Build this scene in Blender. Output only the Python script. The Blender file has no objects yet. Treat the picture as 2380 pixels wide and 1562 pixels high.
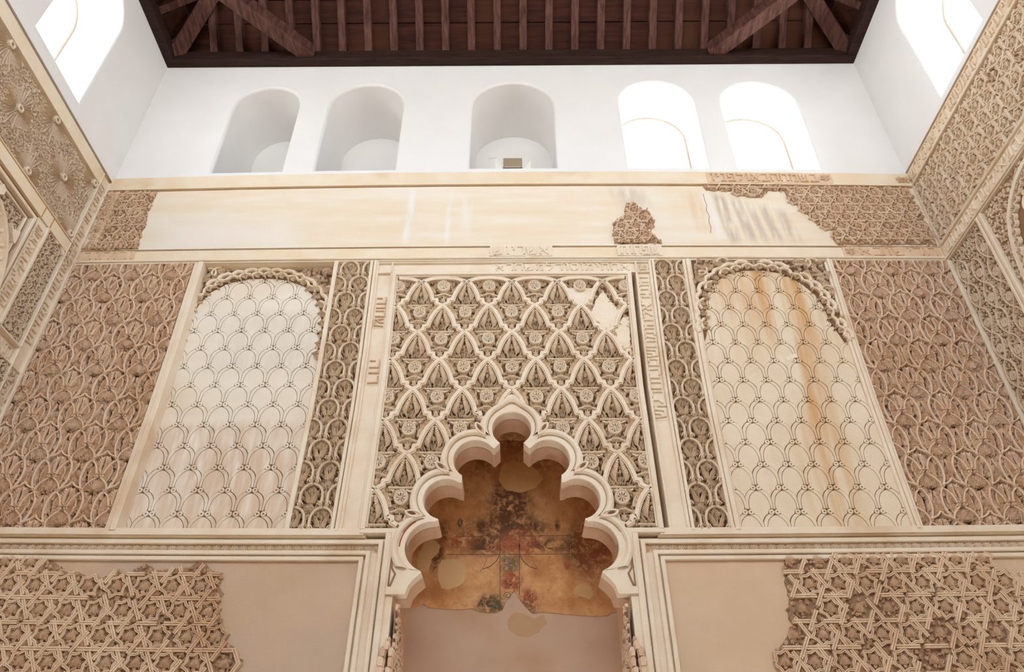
import bpy, bmesh, math, random
import numpy as np
from mathutils import Vector, Matrix
random.seed(7)
C = bpy.context.scene.collection
SC = bpy.context.scene
PI = math.pi

# ------------------------------------------------------------------ camera
F_PX, PITCH, YAW, DIST, EYE = 1734.0, 0.6399, -0.0071, 4.0, 1.6
cam_d = bpy.data.cameras.new('camera'); cam = bpy.data.objects.new('camera', cam_d); C.objects.link(cam)
cam_d.sensor_fit = 'HORIZONTAL'; cam_d.sensor_width = 36.0; cam_d.lens = F_PX * 36.0 / 2380.0
cam_d.clip_start = 0.05; cam_d.clip_end = 200
cam.location = (0, 0, EYE); cam.rotation_euler = (PI / 2 + PITCH, 0, -YAW)
SC.camera = cam

# ------------------------------------------------------------------ light: a white sky seen through the clerestory windows
world = bpy.data.worlds.new('sky'); SC.world = world; world.use_nodes = True
wn = world.node_tree.nodes; bg = wn.get('Background')
SKY = 11.2
bg.inputs[1].default_value = SKY
_tc = wn.new('ShaderNodeTexCoord'); _sp = wn.new('ShaderNodeSeparateXYZ'); _cr = wn.new('ShaderNodeValToRGB')      # bright hazy sky above, darker courts and roofs below the horizon
world.node_tree.links.new(_tc.outputs['Generated'], _sp.inputs[0]); world.node_tree.links.new(_sp.outputs['Z'], _cr.inputs[0])
_cr.color_ramp.elements[0].position = 0.0; _cr.color_ramp.elements[0].color = (0.82, 0.84, 0.86, 1)
_cr.color_ramp.elements[1].position = 0.06; _cr.color_ramp.elements[1].color = (0.925, 1.0, 1.095, 1)
world.node_tree.links.new(_cr.outputs[0], bg.inputs[0])
SC.view_settings.view_transform = 'Standard'; SC.view_settings.look = 'None'
SC.view_settings.gamma = 1.0; SC.view_settings.use_curve_mapping = False
SC.view_settings.exposure = 0.0
SC.cycles.use_denoising = True
SC.cycles.max_bounces = 7; SC.cycles.diffuse_bounces = 6; SC.cycles.glossy_bounces = 2
SC.cycles.transmission_bounces = 2; SC.cycles.transparent_max_bounces = 6
SC.cycles.caustics_reflective = False; SC.cycles.caustics_refractive = False
SC.cycles.sample_clamp_indirect = 6.0

XL, XR = -3.19, 3.09          # side walls
YB = -3.0                     # wall behind the camera
ZTOP = 7.66                   # top of the white walls
def portal(loc, n, w, h):     # guides sky light through a window opening
    d = bpy.data.lights.new('window_daylight', 'AREA'); o = bpy.data.objects.new('window_daylight', d); C.objects.link(o)
    d.shape = 'RECTANGLE'; d.size = w; d.size_y = h; d.cycles.is_portal = True
    o.location = loc; n = Vector(n)
    z = -n; y = Vector((0, 0, 1)); x = y.cross(z)
    o.rotation_euler = Matrix((x, y, z)).transposed().to_euler()
SIDE_WIN_WITH_ADDED = [3.04, 1.55, 0.05, -1.45]; SIDE_W = {3.04: 0.6, 1.55: 0.95, 0.05: 0.95, -1.45: 0.95}  # unseen side windows past the first are added and widened to brighten the walls
for yc in SIDE_WIN_WITH_ADDED:
    portal((XL - 0.44, yc, 6.86), (1, 0, 0), SIDE_W[yc] + 0.06, 1.3)
    portal((XR + 0.44, yc, 6.86), (-1, 0, 0), SIDE_W[yc] + 0.06, 1.3)
for xc in (1.21, 2.095):
    portal((xc, DIST + 0.46, 6.82), (0, -1, 0), 0.7, 1.24)
UNSEEN_BACK_WIN = [-2.2, -1.1, 0.0, 1.1, 2.2]  # unseen windows assumed behind the camera, sized for their light on the front wall
for xc in UNSEEN_BACK_WIN:
    portal((xc, YB - 0.44, 6.5), (0, 1, 0), 0.8, 2.1)

# ------------------------------------------------------------------ photo pixel -> wall point (used to measure where things stand)
_cy, _sy = math.cos(YAW), math.sin(YAW)
FW = np.array([_sy * math.cos(PITCH), _cy * math.cos(PITCH), math.sin(PITCH)])
RT = np.array([_cy, -_sy, 0.0]); UP = np.cross(RT, FW)
def ray(u, v): return FW * F_PX + RT * (u - 1190) + UP * (781 - v)
def at(u, v, h=0.0):
    d = ray(u, v); t = (DIST - h) / d[1]
    return (d[0] * t, EYE + d[2] * t)
def at_side(u, v, X):
    d = ray(u, v); t = X / d[0]
    return (d[1] * t, EYE + d[2] * t)

# lens bow and keystone built into the front wall: courses sag, uprights lean a little
_ZK = [2.4, 3.2, 5.26, 6.19, 7.68]; _BK = [-0.03, -0.017, 0.022, 0.055, 0.06]
def _bow(z): return float(np.interp(z, _ZK, _BK))
def lens_warp(x, z):
    lean = 0.017 * (min(max(z, 2.4), 5.3) - 4.2) * min(1.0, abs(x + 0.03) / 0.8) * min(1.0, max(0.0, (3.0 - abs(x)) / 0.7))
    return x + math.copysign(lean, x), z - _bow(z) * (x / 3.1) ** 2
def lens_unwarp(x, z):
    a, b = x, z
    for _ in range(4):
        p, q = lens_warp(a, b); a += x - p; b += z - q
    return a, b
def fp(u, v, h=0.0):          # pixel -> nominal front-wall coordinates
    return lens_unwarp(*at(u, v, h))

class Frame:
    def __init__(s, O, ex, n, warp=None):
        s.O = Vector(O); s.ex = Vector(ex); s.ez = Vector((0, 0, 1)); s.n = Vector(n); s.warp = warp
        s.B = Matrix((s.ex, s.ez, s.n)).transposed()
    def w(s, x, z, h=0.0):
        if s.warp: x, z = s.warp(x, z)
        return s.O + s.ex * x + s.ez * z + s.n * h
FRONT = Frame((0, DIST, 0), (1, 0, 0), (0, -1, 0), lens_warp)
LEFT = Frame((XL, 0, 0), (0, 1, 0), (1, 0, 0))
RIGHT = Frame((XR, 0, 0), (0, -1, 0), (-1, 0, 0))     # local x = -y
BACK = Frame((0, YB, 0), (-1, 0, 0), (0, 1, 0))       # local x = -x
def lp(u, v): return at_side(u, v, XL)
def rp(u, v):
    a = at_side(u, v, XR); return (-a[0], a[1])

# ------------------------------------------------------------------ materials
MATS = {}
def mat(name, c1, c2, scale=6.0, rough=0.9, bump=0.0, bscale=90.0, c3=None, c3scale=1.2, stretch=(1, 1, 1), lo=0.35, hi=0.68, c3lo=0.5, c3hi=0.7):
    m = bpy.data.materials.new(name); m.use_nodes = True; nt = m.node_tree; N = nt.nodes; L = nt.links
    b = N['Principled BSDF']; b.inputs['Roughness'].default_value = rough
    b.inputs['Specular IOR Level'].default_value = 0.2
    g = N.new('ShaderNodeNewGeometry')
    mp = N.new('ShaderNodeMapping'); mp.inputs['Scale'].default_value = stretch; L.new(g.outputs['Position'], mp.inputs['Vector'])
    n1 = N.new('ShaderNodeTexNoise'); n1.inputs['Scale'].default_value = scale; n1.inputs['Detail'].default_value = 6; n1.inputs['Roughness'].default_value = 0.6
    L.new(mp.outputs[0], n1.inputs['Vector'])
    r = N.new('ShaderNodeValToRGB'); r.color_ramp.elements[0].position = lo; r.color_ramp.elements[1].position = hi
    r.color_ramp.elements[0].color = (*c1, 1); r.color_ramp.elements[1].color = (*c2, 1)
    L.new(n1.outputs['Fac'], r.inputs['Fac']); col = r.outputs['Color']
    if c3:
        n2 = N.new('ShaderNodeTexNoise'); n2.inputs['Scale'].default_value = c3scale; n2.inputs['Detail'].default_value = 5
        L.new(g.outputs['Position'], n2.inputs['Vector'])
        r2 = N.new('ShaderNodeValToRGB'); r2.color_ramp.elements[0].position = c3lo; r2.color_ramp.elements[1].position = c3hi
        L.new(n2.outputs['Fac'], r2.inputs['Fac'])
        mx = N.new('ShaderNodeMix'); mx.data_type = 'RGBA'; L.new(r2.outputs['Color'], mx.inputs[0])
        L.new(col, mx.inputs[6]); mx.inputs[7].default_value = (*c3, 1); col = mx.outputs[2]
    L.new(col, b.inputs['Base Color'])
    if bump:
        n3 = N.new('ShaderNodeTexNoise'); n3.inputs['Scale'].default_value = bscale; n3.inputs['Detail'].default_value = 4
        L.new(g.outputs['Position'], n3.inputs['Vector'])
        bp = N.new('ShaderNodeBump'); bp.inputs['Strength'].default_value = bump; bp.inputs['Distance'].default_value = 0.01
        L.new(n3.outputs['Fac'], bp.inputs['Height']); L.new(bp.outputs[0], b.inputs['Normal'])
    MATS[name] = m; m['_col'] = 1
    return m
WHITE = mat('limewash', (0.86, 0.85, 0.835), (0.90, 0.89, 0.875), 2.0, 0.9, 0.15, 30)
CREAM = mat('cream_plaster', (0.83, 0.70, 0.52), (0.87, 0.79, 0.66), 2.6, 0.9, 0.25, 50, c3=(0.86, 0.81, 0.73), c3scale=1.6, stretch=(0.6, 1, 4.0))
def tone_marks(m, marks):
    """streaks left by water or lime, and painted-in shade: (x, lean, half width, z low, z high, colour, strength)"""
    nt = m.node_tree; N = nt.nodes; L = nt.links; b = N['Principled BSDF']; src = b.inputs['Base Color'].links[0].from_socket
    g = N.new('ShaderNodeNewGeometry'); sx = N.new('ShaderNodeSeparateXYZ'); L.new(g.outputs['Position'], sx.inputs[0])
    mp = N.new('ShaderNodeMapping'); mp.inputs['Scale'].default_value = (9, 1, 1.6); L.new(g.outputs['Position'], mp.inputs[0])
    nz = N.new('ShaderNodeTexNoise'); nz.inputs['Scale'].default_value = 2.5; nz.inputs['Detail'].default_value = 7; L.new(mp.outputs[0], nz.inputs['Vector'])
    def M(op, a, c=None):
        n = N.new('ShaderNodeMath'); n.operation = op
        for i, q in enumerate((a, c)):
            if q is None: continue
            if isinstance(q, (int, float)): n.inputs[i].default_value = q
            else: L.new(q, n.inputs[i])
        return n.outputs[0]
    X, Z = sx.outputs['X'], sx.outputs['Z']
    for x, lean, hw, z0, z1, col, k in marks:
        d = M('DIVIDE', M('SUBTRACT', M('SUBTRACT', X, x), M('MULTIPLY', M('SUBTRACT', z1, Z), lean)), hw)
        f = M('MAXIMUM', 0.0, M('SUBTRACT', 1.0, M('MULTIPLY', d, d)))
        up = M('MINIMUM', 1.0, M('MAXIMUM', 0.0, M('MULTIPLY', M('SUBTRACT', z1, Z), 12.0))); dn = M('MINIMUM', 1.0, M('MAXIMUM', 0.0, M('MULTIPLY', M('SUBTRACT', Z, z0), 9.0)))
        f = M('MULTIPLY', M('MULTIPLY', f, up), dn)
        f = M('MULTIPLY', f, M('MINIMUM', 1.0, M('MAXIMUM', 0.0, M('MULTIPLY', M('SUBTRACT', nz.outputs['Fac'], 0.33), 4.0))))
        f = M('MULTIPLY', f, k)
        mx = N.new('ShaderNodeMix'); mx.data_type = 'RGBA'; L.new(f, mx.inputs[0]); L.new(src, mx.inputs[6]); mx.inputs[7].default_value = (*col, 1); src = mx.outputs[2]
    L.new(src, b.inputs['Base Color'])
BAND = mat('band_plaster', (0.83, 0.68, 0.48), (0.87, 0.78, 0.63), 4, 0.9, 0.3, 70, c3=(0.72, 0.52, 0.32), c3scale=2.2, c3lo=0.6, c3hi=0.75)
_W, _G, _T = (0.88, 0.86, 0.83), (0.50, 0.42, 0.34), (0.76, 0.56, 0.36)
tone_marks(CREAM, [(-0.80, -0.02, 0.035, 5.40, 6.04, _W, 0.9), (-0.51, 0.0, 0.025, 5.4, 6.04, _W, 0.9), (-0.38, 0.02, 0.05, 5.5, 6.0, _W, 0.5), (0.84, 0.3, 0.16, 5.75, 6.05, _G, 0.5), (1.56, 0.10, 0.06, 5.38, 5.97, _G, 0.95), (1.68, 0.12, 0.05, 5.38, 5.95, _G, 0.8), (1.78, 0.12, 0.04, 5.38, 5.9, (0.62, 0.52, 0.42), 0.9), (1.88, 0.14, 0.05, 5.38, 5.85, _G, 0.7), (2.0, 0.16, 0.06, 5.38, 5.8, _G, 0.6), (1.36, 0.1, 0.10, 5.5, 6.0, _T, 0.6), (1.46, 0.1, 0.05, 5.38, 5.98, _W, 0.7), (2.6, 0.0, 0.3, 5.4, 6.0, _T, 0.4)])
LOWER = mat('lower_plaster', (0.56, 0.41, 0.285), (0.63, 0.475, 0.35), 2.2, 0.9, 0.25, 60, c3=(0.56, 0.44, 0.34), c3scale=1.3)
LOWER_R = mat('lower_plaster_warm', (0.66, 0.48, 0.32), (0.72, 0.55, 0.39), 2.2, 0.9, 0.25, 60, c3=(0.64, 0.51, 0.38), c3scale=1.3)
STUCCO = mat('stucco', (0.78, 0.57, 0.41), (0.85, 0.68, 0.52), 5, 0.9, 0.5, 120, c3=(0.62, 0.40, 0.24), c3scale=1.5, c3lo=0.52, c3hi=0.72)
STUCCO_L = mat('stucco_light', (0.86, 0.71, 0.54), (0.90, 0.79, 0.64), 6, 0.9, 0.5, 120, c3=(0.72, 0.54, 0.36), c3scale=2.0, c3lo=0.55, c3hi=0.75)
LEAF = mat('stucco_leaf', (0.82, 0.62, 0.455), (0.87, 0.70, 0.54), 6, 0.95, 0.6, 160, c3=(0.80, 0.58, 0.41), c3scale=1.4)
LEAF_L = mat('stucco_leaf_light', (0.85, 0.69, 0.52), (0.90, 0.78, 0.62), 7, 0.95, 0.6, 160)
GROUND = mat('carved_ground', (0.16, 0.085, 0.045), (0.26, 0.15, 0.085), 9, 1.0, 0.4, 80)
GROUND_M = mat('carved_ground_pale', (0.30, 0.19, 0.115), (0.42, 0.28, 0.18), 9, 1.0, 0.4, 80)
MOULD = mat('moulding_plaster', (0.83, 0.70, 0.54), (0.88, 0.79, 0.66), 5, 0.9, 0.25, 80, c3=(0.72, 0.55, 0.38), c3scale=2.4, c3lo=0.55, c3hi=0.75)
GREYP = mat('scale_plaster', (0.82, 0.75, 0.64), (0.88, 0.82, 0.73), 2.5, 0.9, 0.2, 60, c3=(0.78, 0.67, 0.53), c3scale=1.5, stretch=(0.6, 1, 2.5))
tone_marks(GREYP, [(-1.9, 0.0, 0.7, 3.1, 4.0, (0.66, 0.51, 0.38), 0.75), (-1.5, 0.0, 0.5, 3.1, 3.8, (0.68, 0.50, 0.36), 0.6), (-1.7, 0.1, 0.5, 4.3, 4.9, (0.72, 0.66, 0.57), 0.6)])  # brown patches paint in the light's falloff low in the recess; grey is streaking
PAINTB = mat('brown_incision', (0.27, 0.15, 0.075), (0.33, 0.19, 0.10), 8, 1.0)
OCHRE = mat('ochre_joint', (0.46, 0.24, 0.08), (0.56, 0.31, 0.12), 6, 1.0)
WOOD = mat('dark_timber', (0.020, 0.008, 0.006), (0.045, 0.020, 0.014), 7, 0.7, 0.3, 60, stretch=(0.6, 5, 5))
WOODR = mat('rafter_timber', (0.055, 0.020, 0.014), (0.145, 0.066, 0.050), 9, 0.7, 0.3, 60, stretch=(5, 0.8, 0.8))
PLANK = mat('red_boards', (0.030, 0.008, 0.005), (0.075, 0.022, 0.012), 5, 0.75, 0.3, 50, c3=(0.085, 0.030, 0.013), c3scale=1.1, stretch=(0.5, 6, 6))
FLOORM = mat('stone_floor', (0.52, 0.44, 0.35), (0.60, 0.52, 0.43), 1.5, 0.7)
SOFFIT = mat('pink_plaster', (0.60, 0.39, 0.25), (0.70, 0.49, 0.34), 5, 0.9, 0.3, 60, c3=(0.50, 0.27, 0.15), c3scale=3, c3lo=0.58, c3hi=0.75)

# ------------------------------------------------------------------ objects
def thing(name, label, cat, loc, group=None):
    o = bpy.data.objects.new(name, None); C.objects.link(o); o.location = loc; o.empty_display_size = 0.05
    o['label'] = label; o['category'] = cat
    if group: o['group'] = group
    return o
def link_mesh(name, me, m, parent=None):
    if m is not None and not me.materials: me.materials.append(m)
    o = bpy.data.objects.new(name, me); C.objects.link(o)
    if m is not None and me.materials[0] != m: o.material_slots[0].link = 'OBJECT'; o.material_slots[0].material = m
    if parent is not None: o.parent = parent
    return o

def wloc(o):
    v = Vector((0, 0, 0))
    while o is not None: v = v + o.location; o = o.parent
    return v
class MB:
    """collects pieces in wall coordinates (x along the wall, z up, h out of the wall)"""
    def __init__(s): s.v = []; s.f = []
    def add(s, vs, fs):
        b = len(s.v); s.v += vs; s.f += [tuple(i + b for i in f) for f in fs]
    def prism(s, poly, h0, h1, back=False):
        n = len(poly)
        ar = sum(poly[i][0] * poly[(i + 1) % n][1] - poly[(i + 1) % n][0] * poly[i][1] for i in range(n))
        if ar < 0: poly = poly[::-1]
        vs = [(x, z, h1) for x, z in poly] + [(x, z, h0) for x, z in poly]
        fs = [tuple(range(n))] + [(i, i + n, (i + 1) % n + n, (i + 1) % n) for i in range(n)]
        if back: fs.append(tuple(range(2 * n - 1, n - 1, -1)))
        s.add(vs, fs)
    def rect(s, x0, x1, z0, z1, h0, h1, back=False):
        # subdivided along x and z so that the warped wall bends it smoothly
        nx = max(1, int(abs(x1 - x0) / 0.5)); xs = [x0 + (x1 - x0) * i / nx for i in range(nx + 1)]
        nz = max(1, int(abs(z1 - z0) / 0.7)); zs = [z0 + (z1 - z0) * i / nz for i in range(nz + 1)]
        poly = [(x, z0) for x in xs] + [(x1, z) for z in zs[1:]] + [(x, z1) for x in xs[::-1][1:]] + [(x0, z) for z in zs[::-1][1:-1]]
        s.prism(poly, h0, h1, back)
    def ribbon(s, pts, prof, closed=False, caps=True):
        n = len(pts); P = [Vector(p) for p in pts]; m = len(prof); rows = []
        for i in range(n):
            if closed: a, b = P[i - 1], P[(i + 1) % n]
            else: a, b = P[max(i - 1, 0)], P[min(i + 1, n - 1)]
            d1 = (P[i] - a); d2 = (b - P[i])
            if d1.length < 1e-9: d1 = d2
            if d2.length < 1e-9: d2 = d1
            d1 = d1.normalized(); d2 = d2.normalized()
            n1 = Vector((-d1.y, d1.x)); n2 = Vector((-d2.y, d2.x))
            mi = n1 + n2
            if mi.length < 1e-6: mi = n1
            else:
                mi.normalize(); mi = mi / max(0.35, mi.dot(n1))
            rows.append([(P[i].x + mi.x * o, P[i].y + mi.y * o, h) for o, h in prof])
        vs = [p for r in rows for p in r]; fs = []
        for i in range(n if closed else n - 1):
            j = (i + 1) % n
            for k in range(m - 1):
                fs.append((i * m + k, i * m + k + 1, j * m + k + 1, j * m + k)[::-1])
        if caps and not closed:
            fs.append(tuple(range(m))[::1]); fs.append(tuple(range((n - 1) * m, n * m))[::-1])
        s.add(vs, fs)
    def bar(s, p, q, w, h0, h1):
        s.ribbon([p, q], [(-w / 2, h0), (-w / 2, h1), (w / 2, h1), (w / 2, h0)])
    def mesh(s, name, smooth=False):           # in wall axes, for shared copies
        me = bpy.data.meshes.new(name); me.from_pydata(s.v, [], s.f); me.update()
        if smooth: me.shade_smooth()
        return me
    def build(s, name, m, parent=None, frame=FRONT, smooth=False):
        off = wloc(parent)
        me = bpy.data.meshes.new(name)
        me.from_pydata([tuple(frame.w(*p) - off) for p in s.v], [], s.f); me.update()
        if smooth: me.shade_smooth()
        return link_mesh(name, me, m, parent)
def struct(o, name=None):
    o['kind'] = 'structure'
    if name: o.name = name
    return o
def xf2(rot, sx, sy):
    c, s_ = math.cos(rot), math.sin(rot)
    return np.array([[c * sx, -s_ * sy], [s_ * sx, c * sy]])
_BB = {}
def inst(name, me, m, parent, frame, x, z, h=0.0, rot=0.0, sx=1.0, sy=None, sh=1.0, clip=None, keep=None):
    """one piece: shares its mesh with its like, or is cut to the edge of its panel"""
    if sy is None: sy = abs(sx)
    if keep is not None and not keep(x, z): return None
    A = xf2(rot, sx, sy)
    if clip:
        if me.name not in _BB:
            co = np.empty(len(me.vertices) * 3); me.vertices.foreach_get('co', co); _BB[me.name] = co.reshape(-1, 3)
        co = _BB[me.name]; q = co[:, :2] @ A.T + np.array([x, z])
        mn, mx = q.min(0), q.max(0); x0, x1, z0, z1 = clip
        if mx[0] <= x0 or mn[0] >= x1 or mx[1] <= z0 or mn[1] >= z1: return None
        if mn[0] < x0 or mx[0] > x1 or mn[1] < z0 or mx[1] > z1:
            bm = bmesh.new(); bm.from_mesh(me)
            for vert, p, c0 in zip(bm.verts, q, co): vert.co = (p[0], p[1], c0[2] * sh + h)
            if sx * sy < 0: bmesh.ops.reverse_faces(bm, faces=bm.faces[:])
            for pc, pn in (((x0, 0, 0), (-1, 0, 0)), ((x1, 0, 0), (1, 0, 0)), ((0, z0, 0), (0, -1, 0)), ((0, z1, 0), (0, 1, 0))):
                bmesh.ops.bisect_plane(bm, geom=bm.verts[:] + bm.edges[:] + bm.faces[:], plane_co=pc, plane_no=pn, clear_outer=True)
            if len(bm.faces) == 0: bm.free(); return None
            off = wloc(parent)
            for vert in bm.verts: vert.co = frame.w(*vert.co) - off
            me2 = bpy.data.meshes.new(name); bm.to_mesh(me2); bm.free()
            return link_mesh(name, me2, m, parent)
    o = link_mesh(name, me, m, parent)
    R3 = frame.B @ Matrix(((A[0, 0], A[0, 1], 0), (A[1, 0], A[1, 1], 0), (0, 0, sh)))
    M = R3.to_4x4(); M.translation = frame.w(x, z, h) - wloc(parent)
    o.matrix_local = M
    return o
def arc(cx, cz, r, a0, a1, n=12, rz=None):
    rz = r if rz is None else rz
    return [(cx + r * math.cos(a0 + (a1 - a0) * i / n), cz + rz * math.sin(a0 + (a1 - a0) * i / n)) for i in range(n + 1)]
def inside(p, poly):
    x, z = p; c = False; n = len(poly); j = n - 1
    for i in range(n):
        if (poly[i][1] > z) != (poly[j][1] > z) and x < (poly[j][0] - poly[i][0]) * (z - poly[i][1]) / (poly[j][1] - poly[i][1]) + poly[i][0]: c = not c
        j = i
    return c
def bez(p0, p1, p2, p3, n=8):
    r = []
    for i in range(n + 1):
        t = i / n; u = 1 - t
        r.append((u**3 * p0[0] + 3 * u * u * t * p1[0] + 3 * u * t * t * p2[0] + t**3 * p3[0], u**3 * p0[1] + 3 * u * u * t * p1[1] + 3 * u * t * t * p2[1] + t**3 * p3[1]))
    return r
def rough_poly(poly, amp=0.008, step=0.03):
    out = []
    n = len(poly)
    for i in range(n):
        a = Vector(poly[i]); b = Vector(poly[(i + 1) % n]); k = max(1, int((b - a).length / step))
        for j in range(k):
            p = a.lerp(b, j / k); out.append((p.x + random.uniform(-amp, amp), p.y + random.uniform(-amp, amp)))
    return out
# ================================================================== the room
def arch_outline(xc, w, z0, ztop, n=14):
    r = w / 2; zs = ztop - r
    return [(xc - r, z0), (xc + r, z0)] + [(xc + r * math.cos(a), zs + r * math.sin(a)) for a in [PI * i / n for i in range(n + 1)]]
def plate_with_holes(name, outer, holes, h, m, frame):
    bm = bmesh.new(); es = []
    for loop in [outer] + holes:
        vs = [bm.verts.new((x, z, h)) for x, z in loop]
        es += [bm.edges.new((vs[i], vs[(i + 1) % len(vs)])) for i in range(len(vs))]
    bmesh.ops.triangle_fill(bm, use_beauty=True, use_dissolve=False, edges=es)
    for f in bm.faces:
        f.normal_update()
        if f.normal.z < 0: f.normal_flip()
    for v in bm.verts: v.co = frame.w(*v.co)
    me = bpy.data.meshes.new(name); bm.to_mesh(me); bm.free()
    return link_mesh(name, me, m)
def dens(poly, step=0.3):
    out = []
    for i in range(len(poly)):
        a = Vector(poly[i]); b = Vector(poly[(i + 1) % len(poly)]); k = max(1, int((b - a).length / step))
        out += [tuple(a.lerp(b, j / k)) for j in range(k)]
    return out
def reveal(mb, xc, w, z0, ztop, depth, fillet=0.02, splay=0.0):
    """the inside of an arched opening from the wall face back to depth"""
    prof = [(fillet * (1 - math.sin(t)), -fillet * (1 - math.cos(t))) for t in [PI / 2 * i / 4 for i in range(5)]] + [(-splay, -depth)]
    loops = []
    for o, h in prof: loops.append([(x, z, h) for x, z in arch_outline(xc, w + 2 * o, z0 - o, ztop + o)])
    n = len(loops[0]); vs = [p for l in loops for p in l]; fs = []
    for k in range(len(loops) - 1):
        for i in range(n):
            j = (i + 1) % n
            fs.append((k * n + i, k * n + j, (k + 1) * n + j, (k + 1) * n + i))
    mb.add(vs, fs)
FIL = 0.022
NICHES = [(-2.145, 0.56, 7.385, 'blind'), (-1.275, 0.64, 7.40, 'blind'), (-0.02, 0.685, 7.40, 'blind'), (1.21, 0.645, 7.42, 'window'), (2.095, 0.66, 7.41, 'window')]
Z0N = 6.268
holes = [arch_outline(xc, w + 2 * FIL, Z0N - FIL, zt + FIL) for xc, w, zt, k in NICHES]
front_white = plate_with_holes('wall_front_upper', dens([(XL - 0.02, 6.205), (XR + 0.02, 6.205), (XR + 0.02, 7.9), (XL - 0.02, 7.9)]), holes, 0.0, WHITE, FRONT)
struct(front_white)
front_white['label'] = 'white limewashed upper front wall with arched openings'
GLASS = bpy.data.materials.new('window_glass'); GLASS.use_nodes = True
_n = GLASS.node_tree.nodes; _l = GLASS.node_tree.links; _n.remove(_n['Principled BSDF'])
_t = _n.new('ShaderNodeBsdfTransparent'); _g = _n.new('ShaderNodeBsdfGlossy'); _g.inputs['Roughness'].default_value = 0.05
_m = _n.new('ShaderNodeMixShader'); _m.inputs[0].default_value = 0.05
_l.new(_t.outputs[0], _m.inputs[1]); _l.new(_g.outputs[0], _m.inputs[2]); _l.new(_m.outputs[0], _n['Material Output'].inputs['Surface'])
wcount = 0
WFRAME = mat('brown_window_frame', (0.31, 0.26, 0.20), (0.37, 0.31, 0.25), 8, 0.6)
def window(xc, w, z0, zt, depth, frame, vis=True):
    global wcount
    wcount += 1
    mb = MB(); reveal(mb, xc, w, z0, zt, depth + 0.06, FIL)
    o = struct(mb.build('window_%d' % wcount, WHITE, None, frame, True))
    f = MB(); out = arch_outline(xc, w - 0.012, z0 + 0.004, zt - 0.004)
    f.ribbon(out, [(0.013, -depth - 0.03), (0.013, -depth + 0.002), (0.008, -depth + 0.008), (-0.006, -depth + 0.008), (-0.006, -depth - 0.03)][::-1], closed=True)
    f.build('window_frame', WFRAME, o, frame)
    p = MB(); p.prism(arch_outline(xc, w - 0.03, z0 + 0.01, zt - 0.012), -depth - 0.012, -depth - 0.008, True)
    p.build('pane', GLASS, o, frame)
    return o
bl = 0
for xc, w, zt, kind in NICHES:
    if kind == 'window': window(xc, w, Z0N, zt, 0.40, FRONT)
    else:
        bl += 1
        mb = MB(); d = 0.60
        reveal(mb, xc, w, Z0N, zt, d, 0.03 if bl < 3 else FIL, 0.0)
        o = struct(mb.build('trim_%d' % bl, WHITE, None, FRONT, True)); mb = MB(); mb.prism(arch_outline(xc, w + 0.02, Z0N - 0.01, zt + 0.01), -d - 0.05, -d); mb.build('niche_back', WHITE, o); o['label'] = ['white blind arched niche nearest the left corner', 'white blind arched niche second from the left corner', 'white blind arched niche holding the floodlight'][bl - 1]
def side_white(name, frame, sgn, zb):
    ys = [sgn * y for y in SIDE_WIN_WITH_ADDED]
    hs = [arch_outline(y, SIDE_W[sgn * y] + 2 * FIL, 6.235 - FIL, 7.47 + FIL) for y in ys]
    x0, x1 = sorted((sgn * (DIST + 0.02), sgn * (YB - 0.02)))
    o = struct(plate_with_holes(name, [(x0, zb), (x1, zb), (x1, 7.9), (x0, 7.9)], hs, 0.0, WHITE, frame))
    for y in ys: window(y, SIDE_W[sgn * y], 6.235, 7.47, 0.38, frame)
    return o
wlu = side_white('wall_left_upper', LEFT, 1, 6.10); wru = side_white('wall_right_upper', RIGHT, -1, 6.17)
def skirt(par, x0, x1, z, frame):     # the limewash turns under into the joint
    mb = MB(); mb.rect(x0, x1, z, z + 0.02, -0.40, -0.001, True); mb.build('wall_edge', WHITE, par, frame)
skirt(front_white, XL - 0.1, XR + 0.1, 6.205, FRONT); skirt(wlu, YB, DIST + 0.1, 6.10, LEFT); skirt(wru, -DIST - 0.1, -YB, 6.17, RIGHT)
# carcass behind the stucco
CORE = -0.13
mb = MB(); mb.prism(dens([(XL - 0.2, 0), (-0.645, 0), (-0.645, 2.9), (-0.83, 2.9), (-0.83, 5.0), (0.77, 5.0), (0.77, 2.9), (0.585, 2.9), (0.585, 0), (XR + 0.2, 0), (XR + 0.2, 6.30), (XL - 0.2, 6.30)], 0.4), CORE - 0.3, CORE)
struct(mb.build('wall_front', GROUND_M)); 
mb = MB(); mb.rect(YB, DIST + 0.4, 0, 6.16, -0.3, -0.055); struct(mb.build('wall_left', GROUND_M, None, LEFT))
mb = MB(); mb.rect(-DIST - 0.4, -YB, 0, 6.22, -0.3, -0.055); struct(mb.build('wall_right', GROUND_M, None, RIGHT))
hs = [[(x - 0.36, 5.55), (x + 0.36, 5.55)] + [(x + 0.36 * math.cos(PI * i / 12), 7.1 + 0.36 * math.sin(PI * i / 12)) for i in range(13)] for x in UNSEEN_BACK_WIN]
struct(plate_with_holes('wall_back', [(-XR, 0), (-XL, 0), (-XL, 7.9), (-XR, 7.9)], hs, 0.0, WHITE, BACK))
mb = MB(); mb.add([(XL, YB, 0), (XR, YB, 0), (XR, DIST, 0), (XL, DIST, 0)], [(0, 1, 2, 3)])
me = bpy.data.meshes.new('floor'); me.from_pydata(mb.v, [], mb.f); struct(link_mesh('floor', me, FLOORM))

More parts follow.
